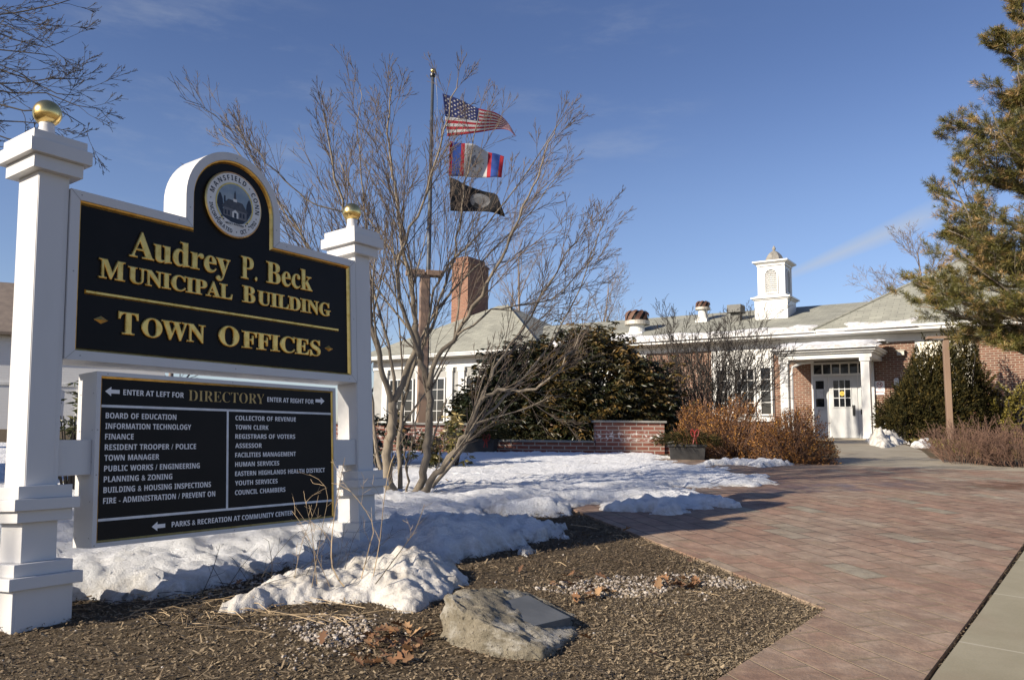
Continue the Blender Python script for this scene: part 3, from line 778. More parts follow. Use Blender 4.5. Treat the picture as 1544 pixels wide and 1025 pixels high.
# ------------------------------------------------------------------ the town sign
SIGN = empty('town_sign', (-2.2806, 4.2, 0.0), math.pi / 2 - .5846, -.066)
tag(SIGN, 'white framed town sign with black panels, gold lettering and two gold ball posts', 'sign')
def sign_post(cx):
    p = MB(); a, y0, y1 = .0825, .012, .215
    def tier(z0, z1, e): p.box(cx - a - e, cx + a + e, y0 - e, y1 + e, z0, z1)
    p.box(cx - a, cx + a, y0, y1, .535, 2.38)
    p.box(cx - a + .004, cx + a - .024, y0 - .003, y0 + .02, .70, 2.37)       # face board leaves a fine joint line
    tier(-.35, .225, .062); p.box(cx - a - .048, cx + a + .044, y0 - .065, y0 + .02, -.3, .224)
    tier(.225, .283, .095); tier(.283, .344, .060)
    tier(.344, .540, .004)
    tier(.540, .598, .052); tier(.598, .655, .078); tier(.655, .718, .050)
    tier(2.362, 2.436, .048); tier(2.436, 2.512, .080); tier(2.512, 2.566, .060)
    o = p.build('post', M['signwhite'], SIGN, bevel=.003)
    cy = (y0 + y1) / 2
    MB().lathe([(.066, 2.566), (.062, 2.58), (.044, 2.62), (.037, 2.66), (.040, 2.685)], 28, (cx, cy)).build('finial_neck', M['signwhite'], o, smooth=True, uv=False)
    R0 = .073; zc = 2.738
    MB().lathe([(R0 * math.sin(t) + 1e-4, -R0 * math.cos(t) * 1.0) for t in np.linspace(.02, math.pi - .001, 22)], 36, (cx, cy), z0=zc).build('finial', M['goldball'], o, smooth=True, uv=False)
sign_post(-.086); sign_post(2.262)

def arch_outline(x0, x1, z0, zs, xc, r, zc, n=28):
    pts = [(x0, z0), (x1, z0), (x1, zs), (xc + r, zs), (xc + r, zc)]
    pts += [(xc + r * math.cos(t), zc + r * math.sin(t)) for t in np.linspace(0, math.pi, n)[1:-1]]
    pts += [(xc - r, zc), (xc - r, zs), (x0, zs)]
    return pts
XC, ZC = 1.074, 2.46
O1 = arch_outline(0, 2.172, 1.370, 2.307, XC, .368, ZC)
def inset(e): return arch_outline(e, 2.172 - e, 1.370 + e, 2.307 - e, XC, .368 - e, ZC)
fr = MB()
fr.ring(O1, inset(.052), .0, .0)
fr.ring(inset(.052), inset(.054), .0, .012)
fr.ring([p for p in O1], [p for p in O1], .0, .232)
fr.add([(x, .232, z) for x, z in O1], [tuple(range(len(O1) - 1, -1, -1))])
# a raised seam runs round the edge of the arch
panel = fr.build('main_panel', M['signwhite'], SIGN)
MB().prism(inset(.050), .026, .20).build('black_face', M['black'], panel)
MB().ring(inset(.054), inset(.062), .008, .012).ring(inset(.062), inset(.072), .012, .027).build('gold_moulding', M['gold'], panel)
s_ = MB()
for x, z in [(.08, 1.395), (1.08, 1.395), (2.09, 1.395), (.06, 2.283), (.66, 2.283), (1.5, 2.283), (2.12, 2.283), (.735, 2.38), (1.08, 2.80), (1.41, 2.38), (.028, 1.85), (2.146, 1.85)]:
    s_.add([(x + .0045 * math.cos(t), -.0012, z + .0045 * math.sin(t)) for t in np.linspace(0, 2 * math.pi, 9)[:-1]], [tuple(range(7, -1, -1))]); flush(s_, 'screw', M['screw'], panel)
# mitre joints of the frame
mj = MB()
for (x0, z0, x1, z1) in [(0, 1.37, .052, 1.422), (2.172, 1.37, 2.12, 1.422), (0, 2.307, .052, 2.255), (2.172, 2.307, 2.12, 2.255), (XC - .368, 2.307, XC - .316, 2.255), (XC + .368, 2.307, XC + .316, 2.255)]:
    d = Vector((x1 - x0, 0, z1 - z0)).normalized() * .0; nrm = Vector((-(z1 - z0), 0, x1 - x0)).normalized() * .0011
    mj.add([(x0 - nrm.x, -.0008, z0 - nrm.z), (x0 + nrm.x, -.0008, z0 + nrm.z), (x1 + nrm.x, -.0008, z1 + nrm.z), (x1 - nrm.x, -.0008, z1 - nrm.z)], [(0, 1, 2, 3), (3, 2, 1, 0)]); mj.build('frame_joint', M['screw'], panel); mj = MB()

GK = dict(depth=.0030, bevel=.0065, offset=-.009)
t_ = MB()
put_text(t_, 'Audrey', up_serif, .352, 1.048, 2.000, .150, .022, **GK)
put_text(t_, 'P', up_serif, 1.128, 1.234, 2.002, .148, .022, **GK); put_text(t_, '.', up_serif, 1.240, 1.263, 2.002, .150, .022, **GK)
put_text(t_, 'Beck', up_serif, 1.336, 1.752, 2.006, .146, .022, **GK)
flush(t_, 'gold_lettering', M['gold'], panel)
put_smallcaps(t_, [('MUNICIPAL', .176, 1.068), ('BUILDING', 1.140, 1.928)], up_serif, 1.845, .108, .092, .022, **GK)
put_smallcaps(t_, [('TOWN', .298, .868), ('OFFICES', .962, 1.826)], up_serif, 1.542, .124, .108, .022, **GK)
rl = MB(); rl.frustum((.105, 2.008, -.013, .013, 0), (.110, 2.003, -.006, .006, .010))
for v in range(len(rl.v)):
    x, y, z = rl.v[v]; rl.v[v] = (x, .026 - z, 1.753 + y)
rl.build('gold_rule', M['gold'], panel)
for cx in (.203, 1.912):
    d = MB(); cz = 1.607
    d.add([(cx - .042, .025, cz), (cx, .025, cz - .022), (cx + .042, .025, cz), (cx, .025, cz + .022), (cx, .013, cz)], [(0, 1, 4), (1, 2, 4), (2, 3, 4), (3, 0, 4)])
    d.build('gold_diamond', M['gold'], panel)

# the seal
SX, SZ, SR = 1.067, 2.478, .222
def disc_pts(r, n=64): return [(SX + r * math.cos(t), SZ + r * math.sin(t)) for t in np.linspace(0, 2 * math.pi, n + 1)[:-1]]
se = MB().prism(disc_pts(SR - .006), .004, .03)
seal = se.build('seal', M['sealwhite'], panel)
MB().ring(disc_pts(SR), disc_pts(SR - .010), .010, .002).ring(disc_pts(SR), disc_pts(SR + .0), .010, .03).ring(disc_pts(SR - .010), disc_pts(SR - .012), .002, .0045).build('seal_rim', M['gold'], seal)
MB().ring(disc_pts(.148), disc_pts(.138), .0025, .0025).build('seal_inner_ring', M['gold'], seal)
MB().prism(disc_pts(.1385), .0030, .0040).build('seal_sky', M['sealblue'], seal)
def flat(mb, pts, y, m=0):
    mb.add([(SX + a, y, SZ + b) for a, b in pts], [tuple(range(len(pts)))], m)
pic = MB(); y_ = .0026
flat(pic, [(-.132, -.03), (-.10, -.085), (-.05, -.128), (.05, -.128), (.10, -.085), (.132, -.03), (.10, -.045), (-.10, -.045)], y_, 2)
for sx in (-1, 1):
    flat(pic, [(sx * .137, -.02), (sx * .10, -.065), (sx * .088, -.03), (sx * .094, .02), (sx * .108, .055), (sx * .118, .060), (sx * .130, .03)][::sx], y_ - .0001, 2)
flat(pic, [(-.088, -.085), (.095, -.095), (.095, -.035), (-.088, -.025)], y_ - .0004, 0)
flat(pic, [(-.104, -.028), (.108, -.038), (.060, .022), (-.050, .030)], y_ - .0006, 1)
flat(pic, [(-.020, -.088), (.028, -.09), (.028, -.052), (.004, -.034), (-.020, -.050)], y_ - .0009, 3)
flat(pic, [(-.006, -.088), (.014, -.089), (.014, -.056), (-.006, -.055)], y_ - .0011, 2)
for a in (-.072, -.046, .046, .070): flat(pic, [(a - .007, -.078), (a + .007, -.079), (a + .007, -.048), (a - .007, -.047)], y_ - .0010, 2)
flat(pic, [(-.084, .0), (-.072, .0), (-.072, .045), (-.084, .045)], y_ - .0005, 2)
flat(pic, [(-.012, .020), (.016, .019), (.016, .038), (-.012, .039)], y_ - .0009, 3)
flat(pic, [(-.008, .038), (.011, .038), (.009, .072), (-.006, .072)], y_ - .0008, 1)
flat(pic, [(-.005, .072), (.008, .072), (.0015, .100)], y_ - .0008, 2)
flat(pic, [(-.088, -.098), (-.03, -.122), (.03, -.126), (.088, -.112), (.092, -.134), (.03, -.150), (-.03, -.147), (-.094, -.120)], y_ - .0010, 3)
for sx in (-1, 1):
    for k in range(3): flat(pic, [(sx * (.086 + .014 * k) + .006 * math.cos(t), -.118 + .018 * (k % 2) + (.004 if sx < 0 else -.006) + .006 * math.sin(t)) for t in np.linspace(0, 6.28, 8)[:-1]], y_ - .0013, 2)
pic.build('seal_picture', [M['sealgrey'], M['sealroof'], M['sealdark'], M['sealwhite']], seal)
lt = MB()
def arc_text(s, a0, a1, r, cap, inward):
    """letters along a circle from angle a0 to a1 (degrees); inward = bases outside"""
    adv = []
    for ch in s:
        V, F = glyphs(up_sans(ch, True)); adv.append(max(V[:, 0].max() - V[:, 0].min(), .1) + .16)
    tot = sum(adv); x = 0
    for ch, ad in zip(s, adv):
        a = R(a0 + (a1 - a0) * (x + ad / 2) / tot); x += ad
        V, F = glyphs(up_sans(ch, True)); sz = cap / caph(lambda q: up_sans(q, True))
        X = (V[:, 0] - (V[:, 0].max() + V[:, 0].min()) / 2) * sz; Z = V[:, 1] * sz - cap / 2
        rot = a - math.pi / 2 if not inward else a + math.pi / 2
        c, sn = math.cos(rot), math.sin(rot)
        px, pz = SX + r * math.cos(a), SZ + r * math.sin(a)
        X = X * (.82 if inward else .95)
        lt.add(np.stack([px + X * c - Z * sn, np.full(len(X), .0030), pz + X * sn + Z * c], 1).tolist(), F)
    flush(lt, 'seal_lettering', M['sealdark'], seal)
arc_text('MANSFIELD', 168, 58, .182, .034, False)
arc_text('CONN', 41, -10, .182, .034, False)
arc_text('INCORPORATED', 187, 265, .183, .027, True)
arc_text('OCT', 285, 301, .183, .027, True)
arc_text('1702', 315, 335, .183, .027, True)
for a in (49.5, -19, 178, 275, 308):
    lt.add([(SX + .183 * math.cos(R(a)) + .0045 * math.cos(t), .0030, SZ + .183 * math.sin(R(a)) + .0045 * math.sin(t)) for t in np.linspace(0, 6.283, 9)[:-1]], [tuple(range(8))]); flush(lt, 'seal_dot', M['sealdark'], seal)
put_text(lt, 'OFFICE BUILDING', lambda s: up_sans(s, True), SX - .070, SX + .070, SZ - .139, .012, .0010)
lt.build('seal_lettering', M['sealdark'], seal)

# directory box under the main panel
X0, X1, Z0, Z1 = .178, 1.950, .378, 1.318
def rect(e, f=0.): return [(X0 + e, Z0 + e), (X1 - e, Z0 + e), (X1 - e, Z1 - e), (X0 + e, Z1 - e)]
db_ = MB(); db_.ring(rect(0), rect(.024), 0, 0); db_.ring(rect(.024), rect(.025), 0, .010); db_.ring(rect(0), rect(0), 0, .185)
db_.add([(x, .185, z) for x, z in rect(0)], [(3, 2, 1, 0)])
dirp = db_.build('directory_panel', M['signwhite'], SIGN)
MB().prism(rect(.0245), .014, .17).build('black_face', M['black'], dirp)
MB().ring(rect(.025), rect(.036), .006, .0135).build('gold_moulding', M['gold'], dirp)
s_ = MB()
for x, z in [(X0 + .012, Z0 + .012), (X0 + .9, Z0 + .012), (X1 - .012, Z0 + .012), (X0 + .06, Z1 - .012), (X0 + .88, Z1 - .012), (X1 - .06, Z1 - .012), (X0 + .012, .76), (X0 + .012, 1.0), (X1 - .012, .8)]:
    s_.add([(x + .004 * math.cos(t), -.0012, z + .004 * math.sin(t)) for t in np.linspace(0, 2 * math.pi, 9)[:-1]], [tuple(range(7, -1, -1))]); flush(s_, 'screw', M['screw'], dirp)
for z in (.43, .62, .83, 1.0, 1.2):
    for y in (.03, .155):
        s_.add([(X0 - .0012, y + .004 * math.cos(t), z + .004 * math.sin(t)) for t in np.linspace(0, 2 * math.pi, 9)[:-1]], [tuple(range(8))]); flush(s_, 'screw', M['screw'], dirp)
ru = MB(); yr = .0125
for bx_ in ((.214, 1.914, 1.124, 1.138), (.214, 1.914, .513, .527), (1.026, 1.040, .527, 1.124)):
    ru.box(bx_[0], bx_[1], yr, yr + .002, bx_[2], bx_[3]); flush(ru, 'white_rule', M['rule'], dirp)
L_ = MB(); yl = .0128; SB = lambda s: up_sans(s, True)
LK = dict(thick=.0006)
def arrow(x0, x1, z, h, left):
    xt, xe = (x0, x1) if left else (x1, x0); s = (xe - xt); k = .42
    p = [(xt, z), (xt + s * k, z - h), (xt + s * k, z - h * .42), (xe, z - h * .42), (xe, z + h * .42), (xt + s * k, z + h * .42), (xt + s * k, z + h)]
    if not left: p = p[::-1]
    L_.add([(a, yl - .0008, b) for a, b in p], [tuple(range(7))])
for a_ in ((.232, .316, 1.212, .026, True), (1.766, 1.852, 1.220, .026, False), (.528, .612, .459, .026, True)):
    arrow(*a_); flush(L_, 'white_arrow', M['letter'], dirp)
put_text(L_, 'ENTER AT LEFT FOR', SB, .338, .720, 1.196, .031, yl, **LK); flush(L_, 'white_lettering', M['letter'], dirp)
put_text(L_, 'ENTER AT RIGHT FOR', SB, 1.343, 1.750, 1.197, .031, yl, **LK); flush(L_, 'white_lettering', M['letter'], dirp)
lefts = [('BOARD OF EDUCATION', .672), ('INFORMATION TECHNOLOGY', .772), ('FINANCE', .406), ('RESIDENT TROOPER / POLICE', .808), ('TOWN MANAGER', .566), ('PUBLIC WORKS / ENGINEERING', .835), ('PLANNING & ZONING', .652), ('BUILDING & HOUSING INSPECTIONS', .915), ('FIRE - ADMINISTRATION / PREVENT ON', .946)]
rights = [('COLLECTOR OF REVENUE', 1.587), ('TOWN CLERK', 1.353), ('REGISTRARS OF VOTERS', 1.580), ('ASSESSOR', 1.299), ('FACILITIES MANAGEMENT', 1.585), ('HUMAN SERVICES', 1.442), ('EASTERN HIGHLANDS HEALTH DISTRICT', 1.849), ('YOUTH SERVICES', 1.428), ('COUNCIL CHAMBERS', 1.493)]
for k, (s, x1) in enumerate(lefts): put_text(L_, s, SB, .240, x1, 1.064 - .0574 * k, .031, yl, wordsp=1.25, **LK); flush(L_, 'white_lettering', M['letter'], dirp)
for k, (s, x1) in enumerate(rights): put_text(L_, s, SB, 1.091, x1, 1.070 - .0583 * k, .029, yl, wordsp=1.25, **LK); flush(L_, 'white_lettering', M['letter'], dirp)
put_text(L_, 'PARKS & RECREATION AT COMMUNITY CENTER', SB, .654, 1.557, .446, .030, yl, **LK); flush(L_, 'white_lettering', M['letter'], dirp)
t_ = MB(); put_text(t_, 'DIRECTORY', up_serif, .752, 1.318, 1.180, .065, yl, thick=.0008, offset=-.012)
t_.build('gold_lettering', M['goldflat'], dirp)
for x0, x1 in ((-.006, .1775), (1.9505, 2.184)):
    MB().box(x0, x1, .03, .085, .763, .948).box(x0, x1, .12, .175, .763, .948).build('bracket', M['signwhite'], SIGN, bevel=.002)

# ------------------------------------------------------------------ municipal building
BX, BY, BTH = 10.916, 27.0, .585
BLD = empty('municipal_building', (BX, BY, 0), -BTH)
tag(BLD, 'long low red brick municipal building with grey hip roofs, white porch and white cupola', 'building')
BM = Matrix.Translation((BX, BY, 0)) @ Matrix.Rotation(-BTH, 4, 'Z')
def bw(x, y, z): return BM @ Vector((x, y, z))
MB().box(-11.5, 12, 0, 9, .2, 4.33).build('brick_wall', M['brick'], BLD)
MB().box(-21, -11.5, .01, 9, .2, 4.33).build('white_wall', M['shadedwhite'], BLD)
MB().box(-11.5, 12.1, -.05, .0, 4.07, 4.325).box(-21, -11.5, -.05, .01, 3.9, 4.325).box(-21, 12.1, -.07, -.05, 4.07, 4.12).build('frieze', M['white'], BLD, bevel=.004)
ev = MB(); ev.box(-21.5, -.50, -.60, -.05, 4.325, 4.36); ev.box(-.50, 12.6, -.62, -.05, 4.330, 4.365)
ev.box(-21.5, -.52, -.70, -.60, 4.34, 4.47); ev.box(-.50, 12.6, -.74, -.62, 4.345, 4.50); ev.box(-.50, 12.6, -.79, -.74, 4.44, 4.52); ev.box(-21.5, -.52, -.74, -.70, 4.42, 4.49)
ev.build('gutter', M['white'], BLD, bevel=.006)
def slope(mb, x0, x1, y0, z0, y1, z1, t=.05):
    mb.add([(x0, y0, z0), (x1, y0, z0), (x1, y1, z1), (x0, y1, z1), (x0, y0, z0 - t), (x1, y0, z0 - t), (x1, y1, z1 - t), (x0, y1, z1 - t)],
           [(0, 1, 2, 3), (7, 6, 5, 4), (0, 4, 5, 1), (1, 5, 6, 2), (2, 6, 7, 3), (3, 7, 4, 0)])
mr = MB(); slope(mr, -14, 3.0, -.72, 4.49, 4.2, 6.10); slope(mr, -14, 3.0, 9.1, 4.49, 4.2, 6.10)
mr.build('roof', M['shingle'], BLD)
def hip(x0, x1, y0, y1, z0, zr, xr0, xr1):
    yr = (y0 + y1) / 2
    v = [(x0, y0, z0), (x1, y0, z0), (x1, y1, z0), (x0, y1, z0), (xr0, yr, zr), (xr1, yr, zr)]
    h = MB().add(v, [(0, 1, 5, 4), (1, 2, 5), (2, 3, 4, 5), (3, 0, 4), (3, 2, 1, 0)])
    return h.build('roof', M['shingle'], BLD)
hr = hip(-.58, 12.7, -.76, 8.5, 4.515, 7.42, 3.75, 8.4)
hl = hip(-21.6, -11.2, -.74, 8.9, 4.485, 7.25, -16.7, -16.1)
def ridge_cap(p, q, par):
    a, b = Vector(p), Vector(q); MB().tube([a, b], [.045, .045], 6).build('ridge_cap', M['shingle'], par)
ridge_cap((-.58, -.76, 4.53), (3.75, 3.87, 7.43), hr); ridge_cap((-11.2, -.74, 4.50), (-16.1, 4.08, 7.26), hl)

def window(x0, x1, z0, z1, nxp, nzp, y=-.03, fw=.055, par=None, mfr='white', deep=.07, mw=.022):
    f = MB()
    f.box(x0 - fw, x0, y - deep, y + .02, z0 - fw, z1 + fw).box(x1, x1 + fw, y - deep, y + .02, z0 - fw, z1 + fw)
    f.box(x0, x1, y - deep, y + .02, z1, z1 + fw).box(x0 - .0, x1 + .0, y - deep - .03, y + .02, z0 - fw, z0)
    for k in range(1, nxp):
        x = x0 + (x1 - x0) * k / nxp; f.box(x - mw / 2, x + mw / 2, y - deep + .025, y - .01, z0, z1)
    for k in range(1, nzp):
        z = z0 + (z1 - z0) * k / nzp; f.box(x0, x1, y - deep + .027, y - .012, z - mw / 2, z + mw / 2)
    o = f.build('window', M[mfr], par or BLD)
    MB().box(x0, x1, y - .028, y - .004, z0, z1).build('pane', M['glass'], o)
    return o
# the bay of three windows left of the porch, in its white surround
MB().box(-4.34, -2.12, -.062, -.001, 1.58, 4.065).box(-4.4, -2.08, -.12, -.001, 1.50, 1.58).build('window_surround', M['white'], BLD, bevel=.004)
window(-2.54, -2.21, 1.76, 3.37, 1, 4, -.065); window(-3.46, -2.80, 1.76, 3.34, 3, 4, -.065); window(-4.12, -3.76, 1.76, 3.34, 1, 4, -.065)
MB().box(-9.2, -6.9, -.062, -.001, 1.58, 4.065).box(-9.25, -6.85, -.12, -.001, 1.50, 1.58).build('window_surround', M['white'], BLD, bevel=.004)
for a, b, n in ((-9.0, -8.66, 1), (-8.4, -7.7, 3), (-7.42, -7.08, 1)): window(a, b, 1.76, 3.3, n, 4, -.065)
pl = MB()
for x in (-20.2, -18.15, -16.35, -15.7, -13.95, -12.3): pl.box(x - .16, x + .16, -.10, .01, .9, 3.9); pl.box(x - .2, x + .2, -.13, .01, 3.72, 3.9); pl.build('pilaster', M['white'], BLD, bevel=.004); pl = MB()

for a, b in ((-19.85, -18.5), (-17.85, -16.65), (-15.4, -14.25), (-13.65, -12.6)): window(a, b, 1.5, 3.4, 3, 4, -.03)
# cream panel in the brick to the right of the porch, wall light, small white box
MB().box(2.36, 4.0, -.05, -.001, 2.2, 4.068).build('panel_frame', M['white'], BLD, bevel=.004)
MB().box(2.44, 3.92, -.062, -.052, 2.28, 4.03).build('cream_panel', M['cream'], BLD)

# porch
po = MB()
po.box(-1.46, 1.37, -1.83, -1.58, 3.45, 3.60); po.box(-1.46, -1.24, -1.58, -.001, 3.45, 3.60); po.box(1.14, 1.37, -1.58, -.001, 3.45, 3.60)
po.box(-1.24, 1.14, -1.58, -.07, 3.53, 3.56)
po.box(-1.53, 1.44, -1.92, -.001, 3.60, 3.66); po.box(-1.60, 1.51, -2.02, -.001, 3.66, 3.72); po.box(-1.64, 1.55, -2.08, -.001, 3.72, 3.775)
PO = po.build('porch', M['white'], BLD, bevel=.006)
MB().frustum((-1.62, 1.53, -2.06, -.052, 3.776), (-1.25, 1.16, -1.15, -.052, 4.02)).build('porch_roof', M['shingle'], PO)
for x0, x1 in ((-1.42, -1.17), (1.035, 1.285)):
    c = MB(); c.box(x0, x1, -1.82, -1.57, .75, 3.33); c.box(x0 - .03, x1 + .03, -1.85, -1.54, 3.33, 3.449); c.box(x0 - .015, x1 + .015, -1.835, -1.555, .75, 1.03)
    c.build('column', M['white'], PO, bevel=.006)
dp = MB(); V3 = Vector
dp.tube([V3((-.60, -.9, 3.44)), V3((-.85, -1.45, 3.36)), V3((-1.07, -1.66, 3.22)), V3((-1.08, -1.70, 3.0)), V3((-1.08, -1.70, .9))], [.05] * 5, 8)
dp.build('downspout', M['white'], PO, smooth=False)
MB().box(-1.42, 1.3, -2.3, -.001, .6, .955).build('doorstep', M['path'], BLD)
MB().box(1.02, 1.12, -.10, -.001, .955, 3.45).build('porch_pilaster', M['white'], PO)

# door front
sf = MB().box(-.86, 1.02, -.05, -.001, .955, 3.50)
SF = sf.build('door_surround', M['white'], BLD, bevel=.004)
tr = MB(); 
tr.box(-.80, .96, -.085, -.05, 3.41, 3.47).box(-.80, .96, -.085, -.05, 3.03, 3.09).box(-.80, -.765, -.085, -.05, 3.09, 3.41).box(.925, .96, -.085, -.05, 3.09, 3.41)
for k in range(1, 6): x = -.765 + 1.69 * k / 6; tr.box(x - .02, x + .02, -.08, -.05, 3.09, 3.41)
TR = tr.build('transom', M['white'], SF)
MB().box(-.765, .925, -.058, -.0505, 3.09, 3.41).build('pane', M['glass'], TR)
def leaf_door(name, x0, x1, px0, px1, nxp):
    d = MB().box(x0, x1, -.075, -.0505, .965, 3.02)
    o = d.build(name, M['doorshade'], BLD, bevel=.004)
    m = MB(); z0, z1 = 1.99, 2.865; y0, y1 = -.098, -.0755
    m.box(px0 - .03, px0, y0, y1, z0 - .03, z1 + .03).box(px1, px1 + .03, y0, y1, z0 - .03, z1 + .03).box(px0, px1, y0, y1, z1, z1 + .03).box(px0, px1, y0, y1, z0 - .03, z0)
    for k in range(1, nxp): x = px0 + (px1 - px0) * k / nxp; m.box(x - .014, x + .014, y0 + .004, y1, z0, z1)
    for k in (1, 2): z = z0 + (z1 - z0) * k / 3; m.box(px0, px1, y0 + .006, y1, z - .014, z + .014)
    m.build('muntins', M['doorshade'], o)
    MB().box(px0, px1, -.084, -.0756, z0, z1).build('pane', M['glass'], o)
    return o
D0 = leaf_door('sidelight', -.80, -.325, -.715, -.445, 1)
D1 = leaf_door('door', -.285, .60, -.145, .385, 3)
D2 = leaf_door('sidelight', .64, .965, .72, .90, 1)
MB().box(.435, .50, -.125, -.0755, 1.70, 2.04).build('handle', M['darkmetal'], D1)
MB().box(.69, .735, -.125, -.0755, 1.74, 1.90).build('handle', M['darkmetal'], D2)
st = MB().add([(.123 + .078 * math.cos(t), -.0905, 2.425 + .078 * math.sin(t)) for t in np.linspace(0, 2 * math.pi, 25)[:-1]], [tuple(range(23, -1, -1))]); st.build('sticker', M['yellow'], D1)
s2 = MB().box(.08, .166, -.0925, -.091, 2.40, 2.41).box(.085, .16, -.0925, -.091, 2.43, 2.44).box(.09, .155, -.0925, -.091, 2.455, 2.463); s2.build('sticker_print', M['darkmetal'], D1)
MB().box(-.70, -.46, -.0905, -.086, 2.30, 2.565).build('notice', M['paper'], D0)
MB().box(-.66, -.50, -.092, -.0755, 1.87, 1.97).build('notice', M['paper'], D0)
MB().box(.735, .885, -.0905, -.086, 2.31, 2.56).build('notice', M['paper'], D2)

# cupola
cu = MB()
cu.box(-3.33, -2.10, 2.0, 3.23, 5.2, 6.12); cu.box(-3.38, -2.05, 1.95, 3.28, 6.12, 6.17); cu.box(-3.45, -1.98, 1.88, 3.35, 6.17, 6.23)
cu.frustum((-3.40, -2.03, 1.93, 3.30, 6.23), (-3.22, -2.21, 2.11, 3.12, 6.33))
cu.box(-3.20, -2.23, 2.13, 3.10, 6.33, 7.44)
for x in (-3.215, -2.215): cu.box(x - .015 if x < -3 else x - .10, x + .10 if x < -3 else x + .015, 2.115, 2.22, 6.33, 7.44); cu.box(x - .015 if x < -3 else x - .10, x + .10 if x < -3 else x + .015, 3.01, 3.115, 6.33, 7.44)
cu.box(-3.25, -2.18, 2.08, 3.15, 7.44, 7.50); cu.frustum((-3.25, -2.18, 2.08, 3.15, 7.50), (-3.36, -2.07, 1.97, 3.26, 7.57)); cu.box(-3.38, -2.05, 1.95, 3.28, 7.57, 7.63)
CU = cu.build('cupola', M['white'], BLD, bevel=.006)
MB().lathe([(.36 * math.cos(t) ** .9 + .001, .40 * math.sin(t) + .1 * (t / 1.57) ** 3) for t in np.linspace(0, 1.5, 9)] + [(.05, .50), (.075, .56), (.045, .62), (.012, .68)], 8, (-2.715, 2.615), z0=7.63).build('dome', M['lead'], CU)
def louver(front):
    lv = MB(); n = 11; w = .215; z0, zs = 6.43, 7.08
    def half(z): return w if z <= zs else math.sqrt(max(w * w - (z - zs) ** 2, 0))
    def P(a, d, z): return (-2.715 + a, 2.13 - d, z) if front else (-2.23 + d, 2.615 + a, z)
    for k in range(n):
        z = z0 + (zs + w - z0) * k / n; h = half(z + .04) - .012
        if h < .04: continue
        lv.add([P(-h, .035, z), P(h, .035, z), P(h, .004, z + .07), P(-h, .004, z + .07), P(-h, .030, z - .012), P(h, .030, z - .012)], [(0, 1, 2, 3), (4, 5, 1, 0), (3, 2, 1, 0)])
    def arch(q): return [(q, z0 - (q - w) - .02), (q, zs)] + [(q * math.cos(t), zs + q * math.sin(t)) for t in np.linspace(0, math.pi, 15)[1:-1]] + [(-q, zs), (-q, z0 - (q - w) - .02)]
    A, B = arch(w), arch(w + .045); n_ = len(A)
    for k in range(n_):
        k2 = (k + 1) % n_
        lv.add([P(A[k][0], .045, A[k][1]), P(A[k2][0], .045, A[k2][1]), P(B[k2][0], .045, B[k2][1]), P(B[k][0], .045, B[k][1]), P(A[k][0], .002, A[k][1]), P(A[k2][0], .002, A[k2][1]), P(B[k][0], .002, B[k][1]), P(B[k2][0], .002, B[k2][1])], [(0, 1, 2, 3), (4, 5, 1, 0), (3, 2, 7, 6)])
    bk = MB().add([P(a, .0025, b) for a, b in A], [tuple(range(n_))])
    bk.build('louver_shade_sheet', M['sealgrey'], CU)  # flat dark sheet that paints the shade in the gaps between slats
    lv.build('louver', M['white'], CU)
louver(True); louver(False)
# roof vents
def turbine(x, y, z, r, hstem, name='roof_vent'):
    v = MB(); v.frustum((x - r * .9, x + r * .9, y - r * .9, y + r * .9, z - .5), (x - r * .75, x + r * .75, y - r * .75, y + r * .75, z + .02)); v.lathe([(r * .72, 0), (r * .62, hstem * .5), (r * .60, hstem)], 24, (x, y), z0=z)
    o = v.build(name, M['metalw'], BLD, smooth=False)
    MB().lathe([(r * .62, hstem), (r, hstem), (r * 1.0, hstem + r * .30), (r * .93, hstem + r * .34)], 28, (x, y), z0=z).build('vent_band', M['galv'], o)
    tb = MB(); n = 9; zt = hstem + r * .32
    tb.lathe([(r * .80, zt), (r * .86, zt + r * .4), (r * .62, zt + r * .78), (r * .1, zt + r * .86)], 24, (x, y), 1, z0=z)
    for k in range(n):
        a = 2 * math.pi * k / n; vs = []
        for t in np.linspace(0, 1, 6):
            ang = a + .75 * t; rr = r * (.97 if t < .5 else .97 - .55 * (t - .5) ** 1.3 * 1.6)
            zz = z + zt + r * .86 * math.sin(t * 1.45)
            for da, ri in ((0, rr), (.40, rr * .95)): vs.append((x + ri * math.cos(ang + da), y + ri * math.sin(ang + da), zz))
        tb.add(vs, [(2 * i, 2 * i + 1, 2 * i + 3, 2 * i + 2) for i in range(5)], 0)
    tb.build('vent_turbine', [M['rust'], M['darkmetal']], o)
turbine(-7.82, 1.15, 5.02, .50, .36)
turbine(-5.6, 2.6, 5.62, .30, .40)
bxv = MB().box(-4.27, -3.92, 2.0, 2.35, 5.35, 5.72).frustum((-4.36, -3.83, 1.80, 2.42, 5.72), (-4.36, -3.83, 1.86, 2.42, 6.02)); bxv.build('roof_vent', M['boxgrey'], BLD)
# brick chimney on the left wing
ch = MB().box(-18.72, -17.72, 3.0, 4.75, 5.5, 9.45).box(-18.76, -17.68, 2.96, 4.79, 9.30, 9.40).box(-18.60, -17.84, 3.12, 4.6, 9.45, 9.72)
ch.build('chimney', M['brickc'], BLD)
tag(MB().box(1.84, 2.05, -.17, -.001, 3.62, 3.76).frustum((1.78, 2.10, -.19, -.001, 3.76), (1.84, 2.04, -.10, -.001, 3.81)).build('wall_light', M['galv'], BLD), None)
MB().box(1.71, 1.85, -.10, -.001, 2.52, 2.82).frustum((1.70, 1.86, -.11, -.001, 2.82), (1.74, 1.82, -.04, -.001, 2.90)).build('meter_box', M['white'], BLD)

